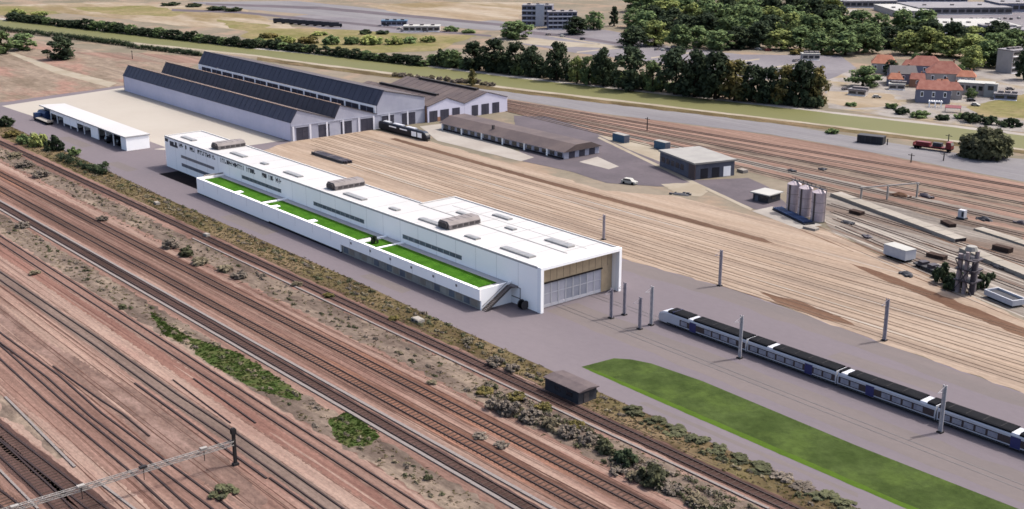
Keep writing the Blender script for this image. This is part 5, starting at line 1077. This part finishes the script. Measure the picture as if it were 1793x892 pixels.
for i in range(30):
    x = 772 + i * 22.6; by = 116 + (x - 772) * .112
    shrub(x, by, random.uniform(14, 20), random.uniform(16, 26), random.choice(["dark", "dark", "mid"]), f"dark undergrowth bush at the foot of the tall canal row, {nth(i)} from the left", "undergrowth of the tall canal row")
GW = "trees of the dense wood beyond the car park"
for r_, (off, dx) in enumerate([(0, 0), (-16, 20), (-31, 4), (-46, 24), (-60, 8)]):
    i = 0; x = 1108 + dx
    while x < 1775:
        by = 79 + (x - 1108) * .042 + off + random.uniform(-4, 4); hh = random.uniform(32, 46)
        if by > 14 and not (x > 1640 and off < -20) and not (x > 1480 and off < -40) and not (1530 < x < 1570 and off == 0):
            tree(x, by, by - hh, random.uniform(22, 30), random.choice(["mid", "mid", "dark", "mid", "bright"]), f"leafy tree of the wood, {nth(i)} from the left in its {nth(r_)} row", GW); i += 1
        x += random.uniform(30, 42)
for x, b, t, w, k, lab in [(1510, 152, 118, 28, "mid", "round green tree in front of the orange-roofed house"), (905, 68, 38, 30, "mid", "broad dark green tree left below the office block"), (1075, 46, 12, 15, "cone", "dark conifer right of the office block"), (1100, 74, 52, 13, "mid", "small round tree at the car park's corner"), (1008, 60, 30, 24, "dark", "dark tree hiding the lower office wing"), (1040, 52, 22, 18, "mid", "green tree between office block and conifer"),
                           (108, 104, 68, 26, "dark", "lone dark tree in the dry field behind the cream yard"), (40, 88, 62, 24, "mid", "green tree by the field path, left of the lone dark tree"), (4, 95, 58, 18, "mid", "green tree cut by the picture's left edge"), (1722, 116, 76, 26, "mid", "green tree above the white villa"), (1700, 122, 84, 20, "bright", "yellowish tree behind the large red roof"), (1748, 120, 92, 16, "dark", "dark tree right of the white villa"), (1604, 122, 96, 13, "mid", "small tree behind the red-roofed ridge"), (1680, 138, 116, 12, "mid", "small tree right of the largest red roof"), (1622, 160, 142, 10, "dark", "small dark tree among the houses"), (1560, 132, 108, 14, "dark", "dark tree right of the bright orange roof"), (1700, 172, 156, 9, "mid", "small garden tree before the white villa"), (1663, 70, 34, 9, "cone", "dark slender tree before the white warehouse"), (827, 150, 122, 8, "rust", "small palm-like tree behind the brown depot"), (1793, 140, 88, 16, "dark", "dark tree cut by the right edge beside the apartment house")]:
    tree(x, b, t, w, k, lab)
shrub(1725, 276, 46, 44, "big", "big round dark bush beside the canal road")
shrub(1457, 234, 14, 9, "mid", "small bush on the canal bank left of the navy container")
GE = "shrubs on the bank left of the yard"
for x, y, w, h, k, lab in [(10, 221, 18, 14, "dark", "dark shrub at the left edge below the cream yard"), (42, 252, 14, 14, "mid", "green shrub beside the yellow-green one left of the yard"), (68, 256, 18, 20, "bright", "yellow-green shrub on the bank left of the yard"), (97, 264, 17, 22, "dark", "round dark shrub right of the yellow-green one"), (130, 272, 14, 12, "mid", "low green shrub above the dark clipped hedge"), (20, 240, 16, 10, "rust", "olive shrub at the left edge above the track")]: shrub(x, y, w, h, k, lab, GE)
def hedge(pts, hp, wp, kind, label, n):
    p0 = W(*pts[0]); o = empty("clipped_hedge", (p0[0], p0[1], 0), label, "hedge", "dark hedges"); k = math.dist((p0[0], p0[1], 0), CAM) / FPX; cl_ = []
    for i in range(n):
        t = i / (n - 1) * (len(pts) - 1); j = min(int(t), len(pts) - 2); f = t - j; q = W(pts[j][0] + (pts[j + 1][0] - pts[j][0]) * f, pts[j][1] + (pts[j + 1][1] - pts[j][1]) * f)
        cl_.append((q[0] - p0[0] + random.uniform(-.8, .8), q[1] - p0[1] + random.uniform(-.8, .8), hp * k * random.uniform(.2, .65), wp * k * random.uniform(.7, 1.1)))
    c = bpy.data.objects.new("foliage", leaf_mesh("foliage", cl_, 60, .3, {"dark": "leaf_dark", "grey": "leaf_greybrown", "mid": "leaf_mid"}[kind])); COL.objects.link(c); c.parent = o
hedge([(106, 280), (135, 291), (168, 303), (186, 306)], 14, 8, "dark", "long dark clipped hedge along the yard's left bank", 26)
hedge([(150, 296), (172, 296), (190, 290)], 9, 5, "dark", "short dark hedge branching off behind the long one", 14)
hedge([(-20, 52), (120, 68), (230, 82)], 9, 5, "dark", "long dark hedge along the canal's near bank beyond the dry field", 230)
hedge([(226, 84), (300, 92), (352, 99)], 9, 5, "dark", "dark hedge on the canal's near bank behind the old depot", 110)
for x, y, w, h, lab in [(1652, 496, 20, 30, 'left of the rusty tower'), (1674, 506, 18, 26, 'at the rusty tower\'s left foot'), (1640, 486, 10, 16, 'beside the flat wagon'), (1716, 506, 16, 24, 'right of the rusty tower'), (1735, 490, 9, 12, 'behind the open wagon'), (1662, 508, 14, 10, 'in front of the rusty tower')]: shrub(x, y, w, h, 'dark', f'dark spiky bush {lab}', 'dark bushes round the tower')
GS = "shrubs along the weedy strips"
SPOT = ["in the weeds below the annex's left end", "right of the grey-brown one below the annex", "between main tracks, fourth from the annex end", "between main tracks under the annex's plinth", "in the weedy strip under the annex's middle", "alone by the left main tracks", "in the left weedy strip, third from the edge", "in the left weedy strip, second from the edge", "in the left weedy strip, first from the edge", "on the yard's verge right of the drain chamber",
"on the yard's verge left of the black hut", "on the yard's verge directly before the black hut", "alone in the strip below the drain chamber", "at the near left end of the hut's shrub row", "first of the dense row below the black hut", "second of the dense row below the black hut", "third of the dense row below the black hut", "fourth of the dense row below the black hut", "fifth of the dense row below the black hut", "sixth of the dense row below the black hut", "seventh of the dense row below the black hut", "eighth, darkest, of the dense row below the hut", "largest, at the end of the dense row",
"left of the largest one, low in the weeds", "two places left of the largest one", "behind the row's first shrub, by the track", "behind the row's third shrub, by the track", "behind the row's fifth shrub, by the track", "right of the largest one near the lower edge", "at the lower edge right of the largest one", "on the rusty ballast, left of two", "on the rusty ballast, right of two", "in the straw strip near the lower edge", "beneath the near gantry mast", "on the verge under the annex's middle", "on the verge right of the annex's middle", "on the verge left of the drain chamber", "in the straw strip at the left edge", "in the straw strip before the green weeds", "beside the pale trough at the left edge"]
for i, (x, y, w, h, k) in enumerate([(298, 434, 17, 15, "grey"), (326, 448, 18, 11, "olive"), (352, 462, 20, 10, "scrub"), (392, 474, 18, 9, "scrub"), (420, 486, 18, 10, "grey"), (180, 386, 12, 7, "grey"), (72, 310, 18, 10, "grey"), (45, 292, 18, 9, "grey"), (25, 275, 14, 7, "scrub"), (820, 600, 14, 9, "scrub"), (868, 640, 20, 15, "grey"), (896, 650, 18, 12, "grey"), (755, 672, 12, 6, "scrub"), (850, 690, 18, 12, "rust"),
                                     (866, 716, 20, 18, "grey"), (892, 724, 24, 22, "grey"), (928, 736, 24, 20, "grey"), (960, 748, 22, 18, "scrub"), (996, 764, 22, 18, "grey"), (1028, 776, 20, 17, "grey"), (1060, 792, 22, 20, "olive"), (1096, 814, 24, 26, "dark"), (1142, 846, 32, 30, "olive"), (1110, 840, 18, 14, "scrub"), (1078, 830, 16, 10, "grey"), (905, 700, 20, 12, "rust"), (950, 718, 20, 12, "rust"), (1010, 748, 18, 10, "rust"), (1180, 862, 22, 12, "grey"), (1220, 884, 24, 14, "scrub"), (840, 766, 16, 7, "grey"), (878, 782, 16, 8, "grey"), (750, 840, 10, 8, "olive"), (390, 866, 30, 12, "olive"),
                                     (520, 500, 12, 6, "scrub"), (575, 520, 12, 6, "rust"), (690, 560, 12, 6, "rust"), (60, 500 - 20, 12, 6, "scrub"), (215, 540, 10, 6, "olive"), (40, 398, 14, 8, "grey")]):
    shrub(x, y, w, h, k, f"{ {'grey': 'grey-brown', 'mid': 'green', 'scrub': 'dry pale', 'rust': 'yellowish', 'olive': 'olive green', 'dark': 'dark'}[k] } shrub {SPOT[i]}", GS)
for i in range(11):
    x = 1110 + i * 37; y = 722 + (x - 1110) * .447; shrub(x, y, random.uniform(22, 30), random.uniform(5, 8), random.choice(["grey", "olive", "olive"]), f"low dry shrub along the paved strip beside the lawn, {nth(i)} from the black hut", "low shrubs between the lawn strip and the track")
GF = "bushes along the canal's far bank"
i = 0; x = 18.0
while x < 745:
    y = 34.5 + .1155 * x - 1 - (3 if x > 450 else 0); tree(x, y, y - random.uniform(10, 17), random.uniform(10, 14), random.choice(["dark", "dark", "dark", "mid"]), f"dark bush of the hedgerow on the canal's far bank, {nth(i)} from the left", GF, "hedgerow_bush"); i += 1; x += random.uniform(8, 12)
for j, (x, y, w, h, k) in enumerate([(30, 26, 16, 8, "bright"), (70, 27, 16, 6, "bright"), (500, 76, 20, 12, "bright"), (540, 76, 20, 12, "rust"), (580, 78, 18, 14, "mid"), (615, 78, 16, 14, "mid"), (650, 78, 22, 14, "bright"), (690, 78, 18, 12, "bright"), (718, 76, 14, 12, "mid"), (750, 74, 16, 10, "bright"), (640, 60, 14, 7, "dark"), (670, 60, 14, 6, "dark"), (790, 55, 16, 8, "mid"), (820, 58, 16, 6, "mid"), (560, 62, 16, 6, "bright"), (470, 66, 18, 8, "rust"), (380, 18, 20, 6, "dark"), (410, 20, 18, 6, "dark"), (300, 10, 20, 5, "dark"), (340, 12, 18, 5, "dark"), (860, 100, 14, 8, "mid"), (1580, 200, 16, 10, "dark"), (1610, 206, 18, 12, "mid"), (1650, 210, 14, 8, "dark"), (1700, 214, 22, 14, "dark"), (1735, 218, 18, 12, "dark"), (1770, 222, 20, 12, "dark"), (1680, 208, 12, 8, "mid"), (1560, 190, 14, 8, "mid"), (1490, 186, 12, 6, "mid"), (1450, 96, 14, 8, "rust"), (1395, 96, 14, 9, "rust")]):
    shrub(x, y, w, h, k, f"{ {'bright': 'yellow-green', 'rust': 'brownish', 'mid': 'green', 'dark': 'dark'}[k] } bush beyond the canal, {nth(j)} of those scattered on the far side", "scattered bushes beyond the canal")
for j in range(14):
    x = 692 + j * 13; y = 136 + (x - 692) * .075 + random.uniform(-2, 2); shrub(x, y, random.uniform(7, 11), random.uniform(5, 9), random.choice(["scrub", "grey", "scrub"]), f"dry scrub behind the brown depot's roof, {nth(j)} from the left", "dry scrub behind the brown depot")
shrub(656, 424, 8, 11, "dark", "round dark shrub planted on the annex's green roof"); o = bpy.data.objects[-1]
for q in bpy.data.objects:
    if q.get("label", "").startswith("round dark shrub planted"): P_ = W(656, 426, 5.8); q.location = (P_[0], P_[1], 5.8)

# ground cover: blades and tufts, far too many to count
def scatter(name, poly, n, h, m, w=.35, blades=3, z=.04):
    P_ = np.array(poly); lo_, hi_ = P_.min(0), P_.max(0); pts = []
    xs, ys = P_[:, 0], P_[:, 1]; x2, y2 = np.roll(xs, -1), np.roll(ys, -1)
    while sum(len(q) for q in pts) < n:
        c = lo_ + RNG.random((n * 2, 2)) * (hi_ - lo_)
        cr = ((ys[None] > c[:, 1:]) != (y2[None] > c[:, 1:])) & (c[:, :1] < (x2 - xs)[None] * (c[:, 1:] - ys[None]) / (y2 - ys + 1e-9)[None] + xs[None])
        pts.append(c[cr.sum(1) % 2 == 1])
    # thin it into clumps
    c = np.concatenate(pts)[:n]; k = n * blades; c = np.repeat(c, blades, 0) + RNG.normal(size=(k, 2)) * w * .6
    a = RNG.random(k) * 6.28; hh = h * (.4 + .9 * RNG.random(k)); ww = w * (.5 + .8 * RNG.random(k)); ln = RNG.normal(size=(k, 2)) * hh[:, None] * .45
    dx, dy = np.cos(a) * ww, np.sin(a) * ww; v = np.zeros((k, 3, 3))
    v[:, 0] = np.stack([c[:, 0] - dx, c[:, 1] - dy, np.full(k, z)], 1); v[:, 1] = np.stack([c[:, 0] + dx, c[:, 1] + dy, np.full(k, z)], 1); v[:, 2] = np.stack([c[:, 0] + ln[:, 0], c[:, 1] + ln[:, 1], z + hh], 1)
    me = bpy.data.meshes.new(name); me.vertices.add(3 * k); me.vertices.foreach_set("co", v.ravel()); me.loops.add(3 * k); me.loops.foreach_set("vertex_index", np.arange(3 * k, dtype=np.int32))
    me.polygons.add(k); me.polygons.foreach_set("loop_start", np.arange(0, 3 * k, 3, dtype=np.int32)); me.polygons.foreach_set("loop_total", np.full(k, 3, dtype=np.int32)); me.materials.append(M[m]); me.update(calc_edges=True)
    o = bpy.data.objects.new(name, me); COL.objects.link(o); o["kind"] = "stuff"; o["label"] = {"grass_green": "green weeds", "grass_lawn": "short green lawn grass", "grass_straw": "dry straw-coloured grass", "grass_olive": "olive half-dry grass", "grass_brown": "brown dry weeds"}[m] + " growing beside the tracks"; return o
S1 = yl + [(175, -33), (60, -33), (-100, -33.2), (-250, -33.6), (-420, -32), (-480, -22)]
for m_, n in (("grass_olive", 2200), ("grass_straw", 1800), ("grass_brown", 1200)): scatter("dry_grass", S1, n, .3, m_, .4)
S2 = [(-430, -41), (200, -39), (200, -50), (0, -51), (-430, -53)]
for m_, n in (("grass_straw", 1500), ("grass_brown", 900), ("grass_olive", 400)): scatter("dry_grass", S2, n // 2, .22, m_, .45)
S3 = [(-330, -79.8), (140, -77.5), (140, -84.5), (-100, -87), (-330, -87.5)]
for m_, n in (("grass_straw", 1200), ("grass_brown", 500), ("grass_olive", 500)): scatter("dry_grass", S3, n // 2, .22, m_, .45)
for q in [[(262, 545), (300, 572), (330, 590), (318, 600), (285, 585)], [(330, 590), (352, 597), (415, 618), (470, 650), (528, 690), (524, 702), (470, 690), (420, 668), (380, 645), (340, 618)], [(575, 735), (610, 722), (640, 738), (664, 765), (650, 780), (610, 784), (590, 770)]]:
    scatter("green_weeds", PX(q), int(200 * (1 + (q[0][0] == 330))), .25, "grass_green", .5)
def undergrowth(poly, n, r, hz, m, name="undergrowth"):
    P_ = np.array(poly); lo_, hi_ = P_.min(0), P_.max(0); out = []
    while len(out) < n:
        x, y = random.uniform(lo_[0], hi_[0]), random.uniform(lo_[1], hi_[1]); c = False; j = len(poly) - 1
        for i in range(len(poly)):
            (xi, yi), (xj, yj) = poly[i], poly[j]
            if (yi > y) != (yj > y) and x < (xj - xi) * (y - yi) / (yj - yi) + xi: c = not c
            j = i
        if c:
            q = random.uniform(*r); L = random.randint(1, 4)
            for e in range(L): out.append((x + e * q * 1.1, y + random.uniform(-.3, .3), q * random.uniform(.1, hz), q * random.uniform(.7, 1.1)))
    o = bpy.data.objects.new(name, leaf_mesh(name, out[:n], 26, .2, m)); COL.objects.link(o); o["kind"] = "stuff"; return o
V1 = [(x, y - .3) for x, y in PX(YL[2:])] + [(120, -31.5), (-100, -31.8), (-300, -31.5)]
for m_, n in (("leaf_olive", 330), ("leaf_scrub", 240), ("leaf_greybrown", 170)): undergrowth(V1, n, (.35, .8), .5, m_)
V2 = [(28, -41.5), (112, -40.5), (112, -49), (60, -49.5), (28, -48.5)]
for m_, n in (("leaf_greybrown", 170), ("leaf_olive", 140), ("leaf_scrub", 80)): undergrowth(V2, n, (.6, 1.2), .7, m_)
V3 = [(-330, -42.5), (20, -41.5), (20, -48.5), (-330, -49)]
for m_, n in (("leaf_greybrown", 120), ("leaf_olive", 80), ("leaf_scrub", 160)): undergrowth(V3, n, (.3, .7), .5, m_)
V4 = [(-250, -80.5), (90, -78.5), (90, -84.5), (-100, -86), (-250, -86.5)]
for m_, n in (("leaf_scrub", 200), ("leaf_olive", 90), ("leaf_greybrown", 60)): undergrowth(V4, n, (.3, .6), .5, m_)
